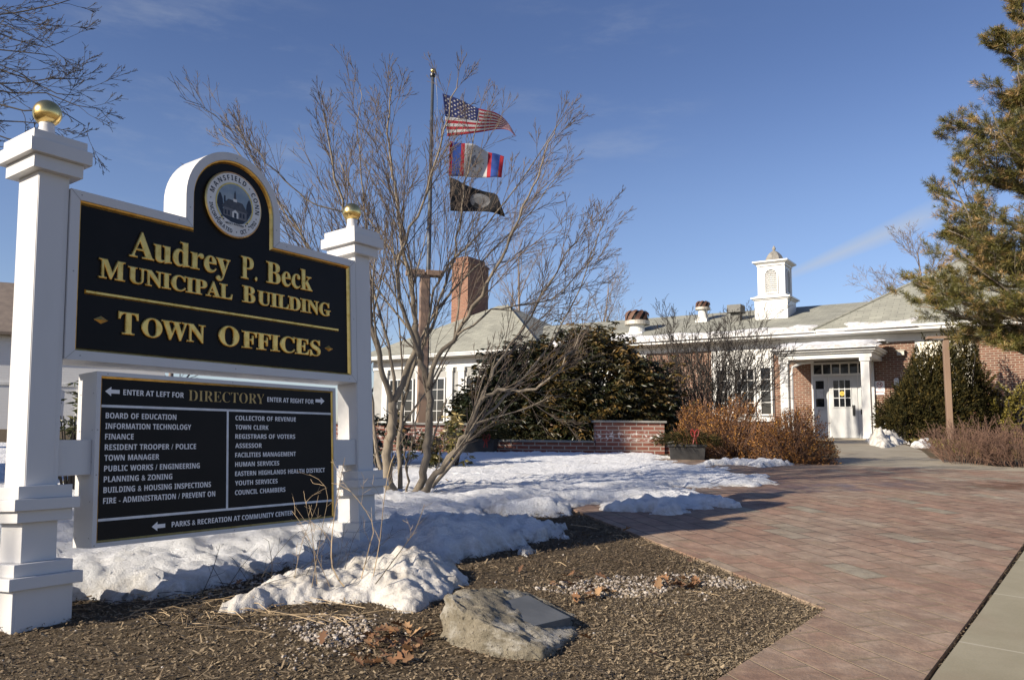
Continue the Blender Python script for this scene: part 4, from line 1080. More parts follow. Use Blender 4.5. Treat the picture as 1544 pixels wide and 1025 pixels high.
# no smoking sign on the brick
NS = MB().box(1.125, 1.415, -.012, -.002, 2.37, 2.815).build('no_smoking_sign', M['letter'])
NS.matrix_world = BM
tag(NS, 'small white no smoking sign on the brick beside the entrance door', 'sign')
nz_ = MB()
cx, cz = 1.27, 2.70
def circ(r, n=28): return [(cx + r * math.cos(t), cz + r * math.sin(t)) for t in np.linspace(0, 2 * math.pi, n + 1)[:-1]]
nz_.ring(circ(.088), circ(.070), -.0135, -.0135, 0)
nz_.box(cx - .055, cx + .045, -.0140, -.0132, cz - .010, cz + .010, 1); nz_.box(cx + .02, cx + .045, -.0142, -.0132, cz + .014, cz + .05, 1)
dg = MB().box(-.075, .075, -.0150, -.0143, -.008, .008); Mt = Matrix.Translation((cx, 0, cz)) @ Matrix.Rotation(R(45), 4, 'Y')
nz_.add(dg.v, dg.f, 0, Mt)
SBb = lambda s: up_sans(s, True)
put_text(nz_, 'NO', SBb, 1.225, 1.315, 2.525, .050, -.0128, m=0); put_text(nz_, 'SMOKING', SBb, 1.150, 1.390, 2.435, .052, -.0128, m=0)
nz_.build('sign_print', [M['signred'], M['darkmetal']], NS)

# snow left on the roofs
def roof_snow(name, x0, x1, y0, y1, zfun, T, seed, step=.07):
    xs = np.arange(x0 - .2, x1 + .2, step); ys = np.arange(y0 - .1, y1 + .3, step)
    X, Y = np.meshgrid(xs, ys); sh = X.shape; Q = np.stack([X.ravel(), Y.ravel(), np.full(X.size, seed * 3.1)], 1)
    d = poly_dist(X, Y, [(x0, y0), (x1, y0), (x1, y1), (x0, y1)]).ravel() + .22 * fbm(Q * np.array([1.1, 2.2, 1]), 4) * np.clip((Q[:, 1] - y0) * 4, 0, 1)
    h = np.where(d > 0, T * np.sqrt(np.clip(d / .16, 0, 1)) * (1 + .4 * fbm(Q * 2.5, 3)), -.03)
    V = np.stack([Q[:, 0], Q[:, 1], zfun(Q[:, 1]) + h + .006], 1)
    i = (np.arange(sh[0] - 1)[:, None] * sh[1] + np.arange(sh[1] - 1)[None]).ravel()
    F = np.stack([i, i + 1, i + sh[1] + 1, i + sh[1]], 1); F = F[(d[F] > -.1).any(1)]
    u, inv = np.unique(F, return_inverse=True)
    o = tag(np_mesh(name, V[u], inv.reshape(F.shape), M['snow'], smooth=True, var=np.clip(1 - d / .3, 0, .8)[u]), kind='stuff'); o.matrix_world = BM
mz = lambda y: 4.49 + (y + .72) * (6.10 - 4.49) / 4.92
rz_ = lambda y: 4.515 + (y + .76) * (7.42 - 4.515) / 4.63
roof_snow('snow', -11, -.70, -.70, -.02, mz, .08, 1)
roof_snow('snow', .5, 2.4, -.74, -.48, rz_, .035, 2)
roof_snow('snow', -1.55, 1.46, -2.03, -.3, lambda y: np.clip(3.776 + (y + 2.06) * .268, 3.7, 4.02), .045, 3, .05)
roof_snow('snow', -8.5, -7.1, -.72, .35, mz, .10, 5)

# ------------------------------------------------------------------ white house far left
HX, HY = -21.0, 35.0
HS = empty('white_house', (HX, HY, .9), 0.42)
tag(HS, 'white clapboard house with a brown roof seen behind the left sign post', 'house')
MB().box(-7, 5.5, 0, 8, -.4, 4.3).build('wall', M['siding'], HS)
M['brownroof'] = mat('brown roof shingles', (.20, .16, .13), (.15, .12, .10), 3, .9)
r_ = MB(); slope(r_, -7.5, 6.0, -.5, 4.2, 4, 7.0, .12); slope(r_, -7.5, 6.0, 8.5, 4.2, 4, 7.0, .12); r_.build('roof', M['brownroof'], HS)
MB().box(-7, 5.5, -.04, -.001, 1.95, 2.08).box(-7.1, 5.6, -.05, 0, 4.0, 4.29).build('trim_board', M['white'], HS)
for x in (-5.5, -2.6, .25, 2.1, 3.9):
    window(x, x + .72, .35, 1.85, 1, 2, -.005, .10, HS)

# ------------------------------------------------------------------ garden wall
GW = MB()
y0, y1 = 14.72, 15.02
GW.box(-4.6, -.72, y0 - .06, y1 + .06, .2, 1.14); GW.box(-.72, 1.53, y0, y1, .2, .85); GW.box(1.53, 2.76, y0 - .06, y1 + .06, .2, 1.215); GW.box(2.76, 4.1, y0, y1, .2, .85)
gw = GW.build('garden_wall', M['brickg'])
tag(gw, 'low red brick garden wall with raised piers and grey capstones', 'wall')
for a, b, z, e in ((-4.65, -.68, 1.14, .10), (-.68, 1.49, .85, .03), (1.49, 2.80, 1.215, .10), (2.80, 4.15, .85, .03)):
    MB().box(a, b, y0 - e, y1 + e, z, z + .038).build('capstone', M['cap'], gw, bevel=.004)

# ------------------------------------------------------------------ lamp posts
def lamp(x, y, ztop, w, rz, label):
    e = empty('lamp_post', (x, y, float(gz(y))), rz); h = ztop - float(gz(y))
    tag(e, label, 'lamp post', 'brown shoebox lamp posts')
    MB().box(-w / 2, w / 2, -w / 2, w / 2, -.3, h).build('post', M['lampbrown'], e, bevel=.008)
    hd = MB().box(-.36, -.02, -.13, .13, h - .005, h + .10).box(.02, .36, -.13, .13, h - .005, h + .10) if w > .165 else MB().box(-.44, w / 2 + .02, -.12, .12, h, h + .07)
    hd.box(-.03, .03, -.04, .04, h - .01, h + .06)
    H = hd.build('lamp_head', M['lampbrown'], e, bevel=.01)
    MB().box(-.32, -.06, -.10, .10, h - .014, h - .0055).build('lens', M['paper'], H)
pL = at(637, 412, 15.2); lamp(pL.x, 15.6, 4.05, .17, .3, 'brown square lamp post behind the bare tree and the flagpole')
pR = at(1428, 560, 20.5); lamp(pR.x, 20.5, 3.50, .135, -.25, 'brown square lamp post in front of the evergreen right of the entrance')

# ------------------------------------------------------------------ flagpole and flags
FY = 18.0
fp = at(652.5, 115, FY); FX, FZ = fp.x, fp.z
FP = empty('flagpole', (FX, FY, float(gz(FY))))
tag(FP, 'tall grey flagpole with a gold ball top behind the bare tree', 'flagpole')
hz = FZ - float(gz(FY))
MB().tube([Vector((0, 0, -.2)), Vector((0, 0, hz * .5)), Vector((0, 0, hz))], [.062, .052, .034], 14).build('pole', M['pole'], FP, smooth=True)
MB().lathe([(.06, hz - .02), (.065, hz), (.065, hz + .045), (.02, hz + .06), (.02, hz + .09)], 14).build('truck', M['darkmetal'], FP)
MB().lathe([(.058 * math.sin(t) + 1e-4, -.058 * math.cos(t)) for t in np.linspace(.02, math.pi - .001, 14)], 20, z0=hz + .13).build('ball', M['goldball'], FP, smooth=True)
MB().tube([Vector((.065, -.03, hz)), Vector((.12, -.04, hz - .55)), Vector((.15, -.05, hz - 2.6)), Vector((.075, -.07, 1.2))], [.005] * 4, 4).build('halyard', M['pole'], FP)
def curve_pts(pts, n):
    pts = [Vector(p) for p in pts]; d = [0]
    for a, b in zip(pts, pts[1:]): d.append(d[-1] + (b - a).length)
    out = []
    for t in np.linspace(0, d[-1], n):
        i = 0
        while i < len(d) - 2 and d[i + 1] < t: i += 1
        f = (t - d[i]) / max(d[i + 1] - d[i], 1e-9); p0 = pts[max(i - 1, 0)]; p1 = pts[i]; p2 = pts[i + 1]; p3 = pts[min(i + 2, len(pts) - 1)]
        out.append(.5 * ((2 * p1) + (p2 - p0) * f + (2 * p0 - 5 * p1 + 4 * p2 - p3) * f * f + (3 * p1 - p0 - 3 * p2 + p3) * f ** 3))
    return out
def flag_surface(top, bot, nu, nv, wave, ph):
    T_ = curve_pts([(a, b) for a, b in top], nu); B_ = curve_pts([(a, b) for a, b in bot], nu); S = []
    for j in range(nv):
        v = j / (nv - 1); row = []
        for i in range(nu):
            u = i / (nu - 1); p = T_[i].lerp(B_[i], v)
            y = FY - .04 + .55 * u + wave * u ** .7 * math.sin(u * 8.5 + ph + v * 1.3)
            row.append(at(p.x, p.y, y))
        S.append(row)
    return S
def flag_obj(name, S, colour, mats, label):
    nv, nu = len(S), len(S[0]); c = sum((p for r in S for p in r), Vector()) / (nu * nv)
    org = S[0][0].copy()
    mb = MB(); mb.v = [tuple(p - org) for r in S for p in r]
    for j in range(nv - 1):
        for i in range(nu - 1):
            mb.f.append([j * nu + i, (j + 1) * nu + i, (j + 1) * nu + i + 1, j * nu + i + 1]); mb.m.append(colour((i + .5) / (nu - 1), (j + .5) / (nv - 1)))
    o = mb.build(name, mats, None, smooth=True, uv=False); o.location = org
    sol = o.modifiers.new('cloth', 'SOLIDIFY'); sol.thickness = .004; sol.offset = 0
    return tag(o, label, 'flag', 'flags flying from the flagpole'), org
def surf_point(S, u, v):
    nv, nu = len(S), len(S[0]); x, y = min(max(u, 0), .999) * (nu - 1), min(max(v, 0), .999) * (nv - 1); i, j = int(x), int(y)
    a = S[j][i].lerp(S[j][i + 1], x - i); b = S[j + 1][i].lerp(S[j + 1][i + 1], x - i); p = a.lerp(b, y - j)
    n = (S[j][i + 1] - S[j][i]).cross(S[j + 1][i] - S[j][i]).normalized(); return p, n
def patch(mb, S, org, uv, m=0, off=.006):
    for sg in (-1, 1):
        vs = []
        for u, v in uv: p, n = surf_point(S, u, v); vs.append(tuple(p + n * sg * off - org))
        mb.add(vs, [tuple(range(len(vs)))], m)
S = flag_surface([(667, 141), (690, 149), (720, 163), (747, 170), (764, 183), (777, 204)], [(675, 206), (700, 203), (728, 199), (752, 195), (768, 197), (777, 206)], 41, 27, .10, .6)
us, org = flag_obj('flag', S, lambda u, v: 2 if (u < .44 and v < 7 / 13) else int(v * 13) % 2, [M['flagred'], M['flagwhite'], M['flagblue']], 'red, white and blue flag with stars and stripes at the top of the flagpole')
st = MB()
for r in range(9):
    for c in range(6 if r % 2 == 0 else 5):
        u0 = (.5 + c + (0 if r % 2 == 0 else .5)) / 6 * .44 * .96 + .008; v0 = (r + .75) / 9.5 * 7 / 13
        patch(st, S, org, [(u0 + (.0155 if k % 2 == 0 else .007) * math.sin(math.pi * k / 5), v0 - (.030 if k % 2 == 0 else .0135) * math.cos(math.pi * k / 5)) for k in range(10)])
st.build('stars', M['flagwhite'], us, uv=False)
S = flag_surface([(678, 213), (695, 216), (715, 218), (735, 229), (748, 232), (760, 236)], [(677, 266), (695, 266), (715, 268), (735, 268), (746, 267), (756, 268)], 77, 15, .09, 2.0)
bands = [(.07, 0), (.215, 1), (.275, 0), (.705, 2), (.775, 0), (.925, 1), (1.1, 0)]
tf, org = flag_obj('flag', S, lambda u, v: next(c for e, c in bands if u < e), [M['flagred'], M['flagbright'], M['flagwhite']], 'white flag with red and blue end bands and a pale crest, middle of the three')
em = MB()
cu_, cv_ = .49, .50
def ell(a, b, n=24, c=(cu_, cv_)): return [(c[0] + a * math.cos(t), c[1] + b * math.sin(t)) for t in np.linspace(0, 2 * math.pi, n + 1)[:-1]]
patch(em, S, org, ell(.155, .36), 1, .006); patch(em, S, org, ell(.12, .28), 0, .008); patch(em, S, org, ell(.09, .20), 2, .010)
for k in range(10):
    t = 2 * math.pi * k / 10; patch(em, S, org, ell(.012, .03, 8, (cu_ + .137 * math.cos(t), cv_ + .32 * math.sin(t))), 2, .009)
for a, b in ((-.03, -.05), (.03, -.04), (0, .07)): patch(em, S, org, ell(.018, .045, 8, (cu_ + a, cv_ + b)), 0, .012)
em.build('crest', [M['flagwhite'], M['flagtan'], M['flaggrey']], tf, uv=False)
S = flag_surface([(678, 267), (690, 272), (705, 280), (728, 288), (748, 293), (753, 303), (761, 324)], [(679, 318), (700, 319), (722, 319), (740, 320), (750, 323), (761, 327)], 33, 15, .10, 3.4)
bf, org = flag_obj('flag', S, lambda u, v: 0, [M['flagblack']], 'black flag with a grey round emblem, lowest on the flagpole')
em = MB(); cu_, cv_ = .46, .50
patch(em, S, org, ell(.155, .34), 0, .006)
patch(em, S, org, [(cu_ - .075, cv_ + .30), (cu_ - .06, cv_ + .08), (cu_ - .085, cv_ - .02), (cu_ - .05, cv_ - .18), (cu_ + .02, cv_ - .22), (cu_ + .07, cv_ - .12), (cu_ + .065, cv_ + .06), (cu_ + .03, cv_ + .12), (cu_ + .09, cv_ + .28)], 1, .009)
em.build('emblem', [M['flaggrey'], M['flagblack']], bf, uv=False)

# ------------------------------------------------------------------ boulder with plaque
pts = [at(*p) for p in [(672, 900, 4.02), (681, 899, 3.98), (695, 921, 3.86), (734, 940, 3.78), (768, 960, 3.73), (818, 977, 3.70), (858, 962, 3.95), (884, 950, 4.22), (868, 931, 4.40), (838, 912, 4.48), (796, 889, 4.55), (750, 886, 4.46), (727, 884, 4.38), (690, 896, 4.25), (668, 905, 4.08), (667, 935, 4.05)]]
pts += [Vector((p.x, p.y, float(gz(p.y)) - .10)) for p in [at(*q) for q in [(672, 955, 4.0), (690, 975, 3.85), (725, 984, 3.74), (800, 990, 3.68), (825, 985, 3.70), (872, 962, 4.0), (888, 946, 4.3), (850, 920, 4.6), (740, 900, 4.6), (668, 940, 4.3)]]]
org = Vector((pts[3].x, 4.1, 0.02))
bm = bmesh.new()
for p in pts: bm.verts.new(p - org)
bmesh.ops.convex_hull(bm, input=bm.verts[:])
bmesh.ops.delete(bm, geom=[v for v in bm.verts if not v.link_faces], context='VERTS')
bmesh.ops.triangulate(bm, faces=bm.faces[:])
for _ in range(5):
    bmesh.ops.subdivide_edges(bm, edges=[e for e in bm.edges if e.calc_length() > .013], cuts=1, use_grid_fill=True)
    bmesh.ops.triangulate(bm, faces=[f for f in bm.faces if len(f.verts) > 3])
for _ in range(2): bmesh.ops.smooth_vert(bm, verts=bm.verts[:], factor=.35, use_axis_x=True, use_axis_y=True, use_axis_z=True)
bm.normal_update()
vs = bm.verts[:]; Q = np.array([v.co[:] for v in vs]); 
dn = .004 * fbm(Q * 42, 3) + .013 * fbm(Q * 6, 3) + .008 * fbm(Q * np.array([14, 14, 26]) + 5, 3) - .016 * np.clip(np.abs(fbm(Q * 5 + 11, 2)) * -6 + .7, 0, 1)
for v, a in zip(vs, dn): v.co += v.normal * float(a)
me = bpy.data.meshes.new('boulder'); bm.to_mesh(me); bm.free(); me.materials.append(M['rock'])
me.polygons.foreach_set('use_smooth', [True] * len(me.polygons))
bo = link('boulder', me); bo.location = org
tag(bo, 'grey lichened boulder with a slate plaque on its sloping top', 'boulder')
c4 = [at(*p) for p in [(736, 914.5, 4.13), (799, 948, 3.92), (859, 939.5, 4.13), (795.5, 900, 4.36)]]
nrm = (c4[1] - c4[0]).cross(c4[3] - c4[0]).normalized()
c4[2] = c4[2] - nrm * (c4[2] - c4[0]).dot(nrm)
pq = MB(); a = [p - org + nrm * .012 for p in c4]; b = [p - org - nrm * .035 for p in c4]
pq.add(a + b, [(0, 1, 2, 3), (7, 6, 5, 4), (0, 4, 5, 1), (1, 5, 6, 2), (2, 6, 7, 3), (3, 7, 4, 0)])
pq.build('plaque', M['plaque'], bo, bevel=.002, uv=False)

# ------------------------------------------------------------------ planter boxes with winter greens
def greens(par, x, y, z, n, r, seed, drop=.2):
    g = np.random.default_rng(seed); a = g.uniform(0, 6.28, n); q = g.uniform(0, 1, n) ** .7 * r
    P = np.stack([x + q * np.cos(a) * 1.25, y + q * np.sin(a) * .8, z + g.uniform(-.02, .20, n) * (1 - q / r * .5)], 1)
    D = np.stack([np.cos(a), np.sin(a) * .8, g.uniform(-.9, .9, n)], 1)
    V, F = leaf_arrays(P, D, g.uniform(.06, .16, n), .013, .1, g)
    return np_mesh('greenery', V, F, M['yew'], par, var=np.repeat(g.beta(1.4, 3, n), 4))
def bow(par, x, y, z, s):
    b = MB()
    for sg in (-1, 1):
        b.tube([Vector((x + sg * s * (.05 + .55 * (1 - math.cos(t)) * .5 + .12 * math.sin(t)), y - .02, z + s * .55 * math.sin(t) + .2 * s)) for t in np.linspace(0, 2 * math.pi, 13)], [.013] * 13, 5)
        b.tube([Vector((x, y - .03, z)), Vector((x + sg * .15 * s, y - .05, z - .7 * s)), Vector((x + sg * .30 * s, y - .06, z - 1.5 * s))], [.008, .012, .010], 4)
    b.lathe([(.010, -.018), (.020, 0), (.010, .018)], 8, (x, y - .03), z0=z + .2 * s)
    return b.build('bow', M['red'], par, uv=False)
def planter(px, py, Y, label, wid, seed, bx, bz, bs):
    p = at(px, py, Y); z0 = float(gz(Y)); e = empty('planter_box', (p.x, Y, z0), -.18)
    tag(e, label, 'planter', 'planter boxes with winter greens')
    b = MB().frustum((-wid / 2 + .03, wid / 2 - .03, -.16, .16, -.06), (-wid / 2, wid / 2, -.19, .19, .24)).box(-wid / 2 - .02, wid / 2 + .02, -.21, .21, .22, .26)
    b.build('box', M['planter'], e, bevel=.006)
    greens(e, 0, 0, .28, 1100, .42, seed); bow(e, bx, -.22, bz, bs)
planter(1036, 690, 13.3, 'dark planter box of evergreen boughs and a red bow beside the brown bushes', .58, 31, .12, .42, .10)
planter(722, 682, 14.35, 'dark planter of evergreen boughs with a red ribbon behind the snow bank', .62, 32, .18, .26, .10)

# ------------------------------------------------------------------ bare trees and shrubs
def rot_dir(d, ang, az):
    ref = Vector((0, 0, 1)) if abs(d.z) < .95 else Vector((1, 0, 0))
    u = d.cross(ref).normalized(); w = d.cross(u)
    return (d * math.cos(ang) + (u * math.cos(az) + w * math.sin(az)) * math.sin(ang)).normalized()
def polyline(p, d, L, n, wob, trop, g, sweep=None):
    pts = [p.copy()]; d = d.copy()
    for i in range(n):
        d = d + Vector((g.gauss(0, wob), g.gauss(0, wob), g.gauss(0, wob) + trop))
        if sweep is not None: d = d + sweep
        d.normalize(); p = p + d * (L / n); pts.append(p)
    return pts
def grow(mb, pts, r0, r1, lvl, sp, g):
    """sp: kids, ratio, ang, wob, trop, minr, sides, sweep"""
    n = len(pts); rad = [r0 + (r1 - r0) * (i / (n - 1)) ** .8 for i in range(n)]
    th = sp['thick']
    mb.tube(pts, rad, 8 if r0 > .03 else 5 if r0 > .010 else 3, 0 if r0 > th else 1)
    if lvl >= len(sp['kids']): return
    L = sum((pts[i + 1] - pts[i]).length for i in range(n - 1)); k = sp['kids'][lvl]
    k = max(1, int(k * g.uniform(.75, 1.25) + .5))
    az = g.uniform(0, 6.28)
    for j in range(k):
        t = sp.get('t0', .18) + (1 - sp.get('t0', .18)) * (j + g.random()) / k
        x = t * (n - 1); i = min(int(x), n - 2); p = pts[i].lerp(pts[i + 1], x - i); d = (pts[i + 1] - pts[i]).normalized()
        az += 2.4 + g.uniform(-.5, .5)
        cl = L * sp['ratio'][lvl] * g.uniform(.6, 1.2) * (sp.get('tip', (1.05, .45))[0] - sp.get('tip', (1.05, .45))[1] * t)
        if cl < .03: continue
        cd_ = rot_dir(d, sp['ang'] * g.uniform(.6, 1.35), az)
        r = rad[i] * .62
        cr = max(r * g.uniform(.6, .9), sp['minr']); m = max(3, int(cl / sp['seg']) + 2); m = min(m, 9)
        q = polyline(p, cd_, cl, m, sp['wob'], sp['trop'], g, sp.get('sweep'))
        grow(mb, q, cr, max(cr * .35, sp['minr'] * .75), lvl + 1, sp, g)
def split_build(mb, e, names, mats):
    for idx, (nm, m_) in enumerate(zip(names, mats)):
        fs = [f for f, k in zip(mb.f, mb.m) if k == idx]
        if not fs: continue
        u, inv = np.unique(np.concatenate([np.array(f) for f in fs]), return_inverse=True)
        V = np.array(mb.v)[u]; s = MB(); s.v = V.tolist(); c = 0
        for f in fs: s.f.append(inv[c:c + len(f)].tolist()); s.m.append(0); c += len(f)
        s.build(nm, m_, e, smooth=True, uv=False)

# the many-stemmed bare tree right of the sign
g = random.Random(23)
TB = Vector((-1.06, 8.5, float(gz(8.5))))
TE = empty('bare_tree', TB); tag(TE, 'leafless many stemmed small tree in snow just right of the town sign', 'tree')
mb = MB()
def stem(px, Y, r0, r1, sp, lvl=0):
    P = [at(a, b, y) - TB for (a, b), y in zip(px, Y)]
    P = [Vector(p) for p in curve_pts(P, max(10, len(px) * 4))]
    for i in range(2, len(P)): P[i] = P[i] + Vector((g.gauss(0, .012), g.gauss(0, .012), g.gauss(0, .012)))
    grow(mb, P, r0, r1, lvl, sp, g)
def lin(a, b, n): return list(np.linspace(a, b, n))
SP = dict(tip=(1.06, .80), kids=[15, 8, 4], ratio=[.48, .60, .62], ang=.44, wob=.055, trop=.03, minr=.0026, seg=.09, thick=.0095, t0=.16)
SPr = dict(SP, kids=[13, 7, 4], sweep=Vector((.014, 0, .0)))
SPl = dict(SP, kids=[17, 8, 5])
stem([(592, 756), (583, 700), (592, 640), (592, 605)], lin(8.45, 8.45, 4), .058, .046, dict(SP, kids=[]))
stem([(592, 608), (576, 560), (566, 500), (548, 420), (520, 320), (500, 230), (488, 165)], lin(8.45, 7.6, 7), .034, .006, SPl)
stem([(592, 608), (612, 570), (626, 520), (622, 450), (608, 370), (596, 280), (585, 190), (590, 130)], lin(8.45, 8.7, 8), .038, .006, SPl)
stem([(604, 752), (601, 690), (603, 640), (612, 590), (640, 520), (668, 440), (690, 350), (705, 260), (722, 170)], lin(8.55, 9.1, 9), .030, .005, SP)
stem([(622, 754), (640, 705), (646, 640), (646, 580), (632, 530), (626, 490)], lin(8.35, 8.2, 6), .046, .030, dict(SP, kids=[4, 5, 4]))
stem([(646, 585), (658, 545), (690, 500), (722, 450), (760, 380), (800, 290), (838, 190)], lin(8.25, 7.7, 7), .030, .005, SPr)
stem([(634, 540), (612, 480), (600, 400), (640, 300), (668, 200), (690, 120)], lin(8.2, 7.5, 6), .024, .005, SP)
stem([(626, 757), (660, 715), (696, 665), (720, 612), (742, 590), (790, 588), (830, 575), (856, 540), (880, 500)], lin(8.3, 7.4, 9), .040, .005, SPr)
stem([(722, 610), (738, 570), (770, 520), (820, 440), (862, 370), (905, 325)], lin(7.9, 8.6, 6), .020, .004, SPr)
stem([(634, 752), (680, 700), (720, 640), (770, 590), (830, 520), (880, 420), (905, 340)], lin(8.6, 9.8, 7), .026, .004, SPr)
stem([(598, 752), (570, 690), (560, 600), (530, 480), (470, 380), (400, 280), (330, 195)], lin(8.6, 9.2, 7), .028, .005, SPl)
stem([(560, 600), (540, 520), (500, 430), (440, 330), (385, 250), (360, 190)], lin(8.7, 8.0, 6), .022, .004, SPl)
stem([(612, 590), (650, 480), (720, 400), (790, 330), (850, 250)], lin(8.6, 9.6, 5), .020, .004, SPr)
stem([(596, 640), (590, 540), (560, 420), (548, 300), (540, 200), (545, 130)], lin(8.5, 9.3, 6), .022, .004, SPl)
stem([(520, 320), (460, 300), (380, 220), (300, 160), (272, 148)], lin(7.8, 7.2, 5), .010, .003, dict(SP, kids=[7, 4]))
stem([(640, 520), (664, 420), (742, 330), (800, 250), (845, 180)], lin(8.7, 8.0, 5), .016, .004, SPr)
stem([(690, 505), (740, 470), (830, 450), (880, 400), (915, 330)], lin(8.0, 8.4, 5), .013, .003, SPr)
for (a, b, c, d_) in [((618, 756), (612, 700), (606, 660), (580, 610)), ((630, 756), (650, 735), (664, 690), (676, 640)), ((612, 757), (616, 690), (628, 640), (634, 590)), ((590, 752), (574, 720), (566, 690), (566, 650))]:
    stem([a, b, c, d_], lin(8.4, 8.2, 4), .012, .004, dict(SP, kids=[4, 3]))
split_build(mb, TE, ('trunk', 'crown'), (M['bark'], M['twig']))

def bare_tree(name, pos, H, r, seed, label, mats, sp, first=.28, spread=.55, group=None, nb=9):
    g = random.Random(seed); e = empty(name, pos); tag(e, label, 'tree', group); mb = MB()
    tr_ = polyline(Vector((0, 0, -.2)), Vector((g.gauss(0, .05), g.gauss(0, .05), 1)).normalized(), H * .9, 12, .04, .02, g)
    n = len(tr_); rad = [r * (1 - .85 * i / (n - 1)) for i in range(n)]; mb.tube(tr_, rad, 8, 0)
    az = g.uniform(0, 6)
    for j in range(nb):
        t = first + (1 - first) * (j + .5) / nb; i = min(int(t * (n - 1)), n - 2); az += 2.4
        d = rot_dir(Vector((0, 0, 1)), spread * g.uniform(.8, 1.4) * (1.25 - .6 * t), az)
        L = H * (.55 - .32 * t) * g.uniform(.8, 1.2)
        q = polyline(tr_[i], d, L, 8, .08, .05, g); grow(mb, q, rad[i] * .55, sp['minr'], 0, sp, g)
    split_build(mb, e, ('trunk', 'crown'), mats)
    return e
FAR = dict(kids=[9, 6, 4], ratio=[.45, .5, .5], ang=.55, wob=.09, trop=.05, minr=.008, seg=.5, thick=.03)
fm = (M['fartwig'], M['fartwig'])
def far_pos(px, Y): p = at(px, 600, Y); return (p.x, Y, float(gz(Y)))
FG = 'bare trees beyond the building'
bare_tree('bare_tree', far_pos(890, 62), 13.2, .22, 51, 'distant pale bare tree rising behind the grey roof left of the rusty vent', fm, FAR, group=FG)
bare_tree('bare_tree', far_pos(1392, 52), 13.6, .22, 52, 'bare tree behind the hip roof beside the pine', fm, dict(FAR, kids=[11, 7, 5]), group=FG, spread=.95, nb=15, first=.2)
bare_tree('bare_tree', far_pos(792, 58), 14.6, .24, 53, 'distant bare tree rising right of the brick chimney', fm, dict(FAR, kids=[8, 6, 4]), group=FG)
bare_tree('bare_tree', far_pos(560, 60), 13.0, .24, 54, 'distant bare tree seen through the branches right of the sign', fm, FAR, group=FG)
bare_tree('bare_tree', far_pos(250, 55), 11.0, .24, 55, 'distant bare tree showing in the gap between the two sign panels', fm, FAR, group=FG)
# roadside tree at the top left: only its outer branches reach into the picture
LT = dict(kids=[11, 7, 5], ratio=[.15, .42, .42], ang=.5, wob=.075, trop=.03, minr=.0040, seg=.16, thick=.02)
g = random.Random(77); lt_pos = Vector((-11.5, 12.2, float(gz(12.2)))); e = empty('bare_tree', lt_pos); mb = MB()
tag(e, 'dark bare tree reaching its branches in at the top left above the sign post', 'tree')
tr_ = polyline(Vector((0, 0, -.2)), Vector((0, 0, 1)), 12.5, 12, .03, .02, g); mb.tube(tr_, [.27 * (1 - .07 * i) for i in range(13)], 10, 0)
def Lw(px, py, Y): return at(px, py, Y * .84) - lt_pos
for (st_, mid, end, Y, r) in [((-260, 60), (-60, 100), (120, 150), 13.2, .05), ((-260, 20), (-80, 60), (85, 85), 13.8, .05), ((-260, -40), (-60, 20), (110, 5), 13.0, .05), ((-260, 140), (-70, 150), (130, 185), 12.6, .055), ((-260, 180), (-80, 190), (90, 215), 13.6, .045), ((-260, -60), (-90, -10), (70, 40), 14.2, .045), ((-260, 90), (-70, 120), (110, 120), 14.6, .05), ((-280, 140), (-90, 170), (100, 205), 15.0, .05), ((-280, 40), (-80, 30), (60, 60), 12.4, .04), ((-280, 110), (-60, 128), (150, 165), 13.9, .045), ((-280, 70), (-60, 76), (60, 125), 12.9, .045), ((-280, 20), (-40, 40), (95, 70), 14.8, .04)]:
    i = min(11, max(3, int((Lw(st_[0], st_[1], Y).z) / 12.5 * 12) - 2)); p = tr_[i]
    q = [Vector(v) for v in curve_pts([p, p.lerp(Lw(*st_, Y), .5) + Vector((0, 0, .3)), Lw(*st_, Y), Lw(*mid, Y), Lw(*end, Y)], 16)]
    for k in range(3, 16): q[k] = q[k] + Vector((g.gauss(0, .05), g.gauss(0, .05), g.gauss(0, .05)))
    grow(mb, q, r, .005, 0, dict(LT, t0=.5), g)
for j in range(16):                     # the rest of its crown, outside the picture
    i = 4 + j // 2; d = rot_dir(Vector((0, 0, 1)), g.uniform(.5, 1.0), 2.4 * j)
    if d.x > .1: d.x = -d.x
    q = polyline(tr_[i], d, g.uniform(3, 4.6), 8, .08, .05, g); grow(mb, q, .07, .012, 0, dict(LT, kids=[8, 6, 4], ratio=[.45, .45, .45], minr=.006), g)
split_build(mb, e, ('trunk', 'crown'), (M['darktwig'], M['darktwig']))

# ------------------------------------------------------------------ leafy shrubs
def blob(n, g, rx, ry, rz, lump=.22, freq=1.6, shell=.16, zmin=-.15):
    out = []
    c = 0; off = g.uniform(0, 30, 3)
    while c < n:
        d = unit(g.normal(size=(n, 3))); d = d[d[:, 2] > zmin]
        r = (1 - np.abs(g.normal(0, shell, len(d)))) * (1 + lump * fbm(d * freq + off, 3)); r = np.clip(r, .15, 2)
        out.append(np.stack([d[:, 0] * r * rx, d[:, 1] * r * ry, np.maximum(d[:, 2] * r, -.05) * rz, ], 1)); c += len(d)
    return np.concatenate(out)[:n]
def stems_for(e, g, n, Rr, H, r, m_):
    mb = MB()
    for k in range(n):
        a = g.uniform(0, 6.28); q = g.uniform(.1, .6)
        mb.tube([Vector((math.cos(a) * .1 * Rr, math.sin(a) * .1 * Rr, -.1)), Vector((math.cos(a) * q * Rr * .6, math.sin(a) * q * Rr * .6, H * .4)), Vector((math.cos(a) * q * Rr, math.sin(a) * q * Rr, H * .8))], [r, r * .7, r * .3], 5)
    mb.build('stems', m_, e, uv=False)
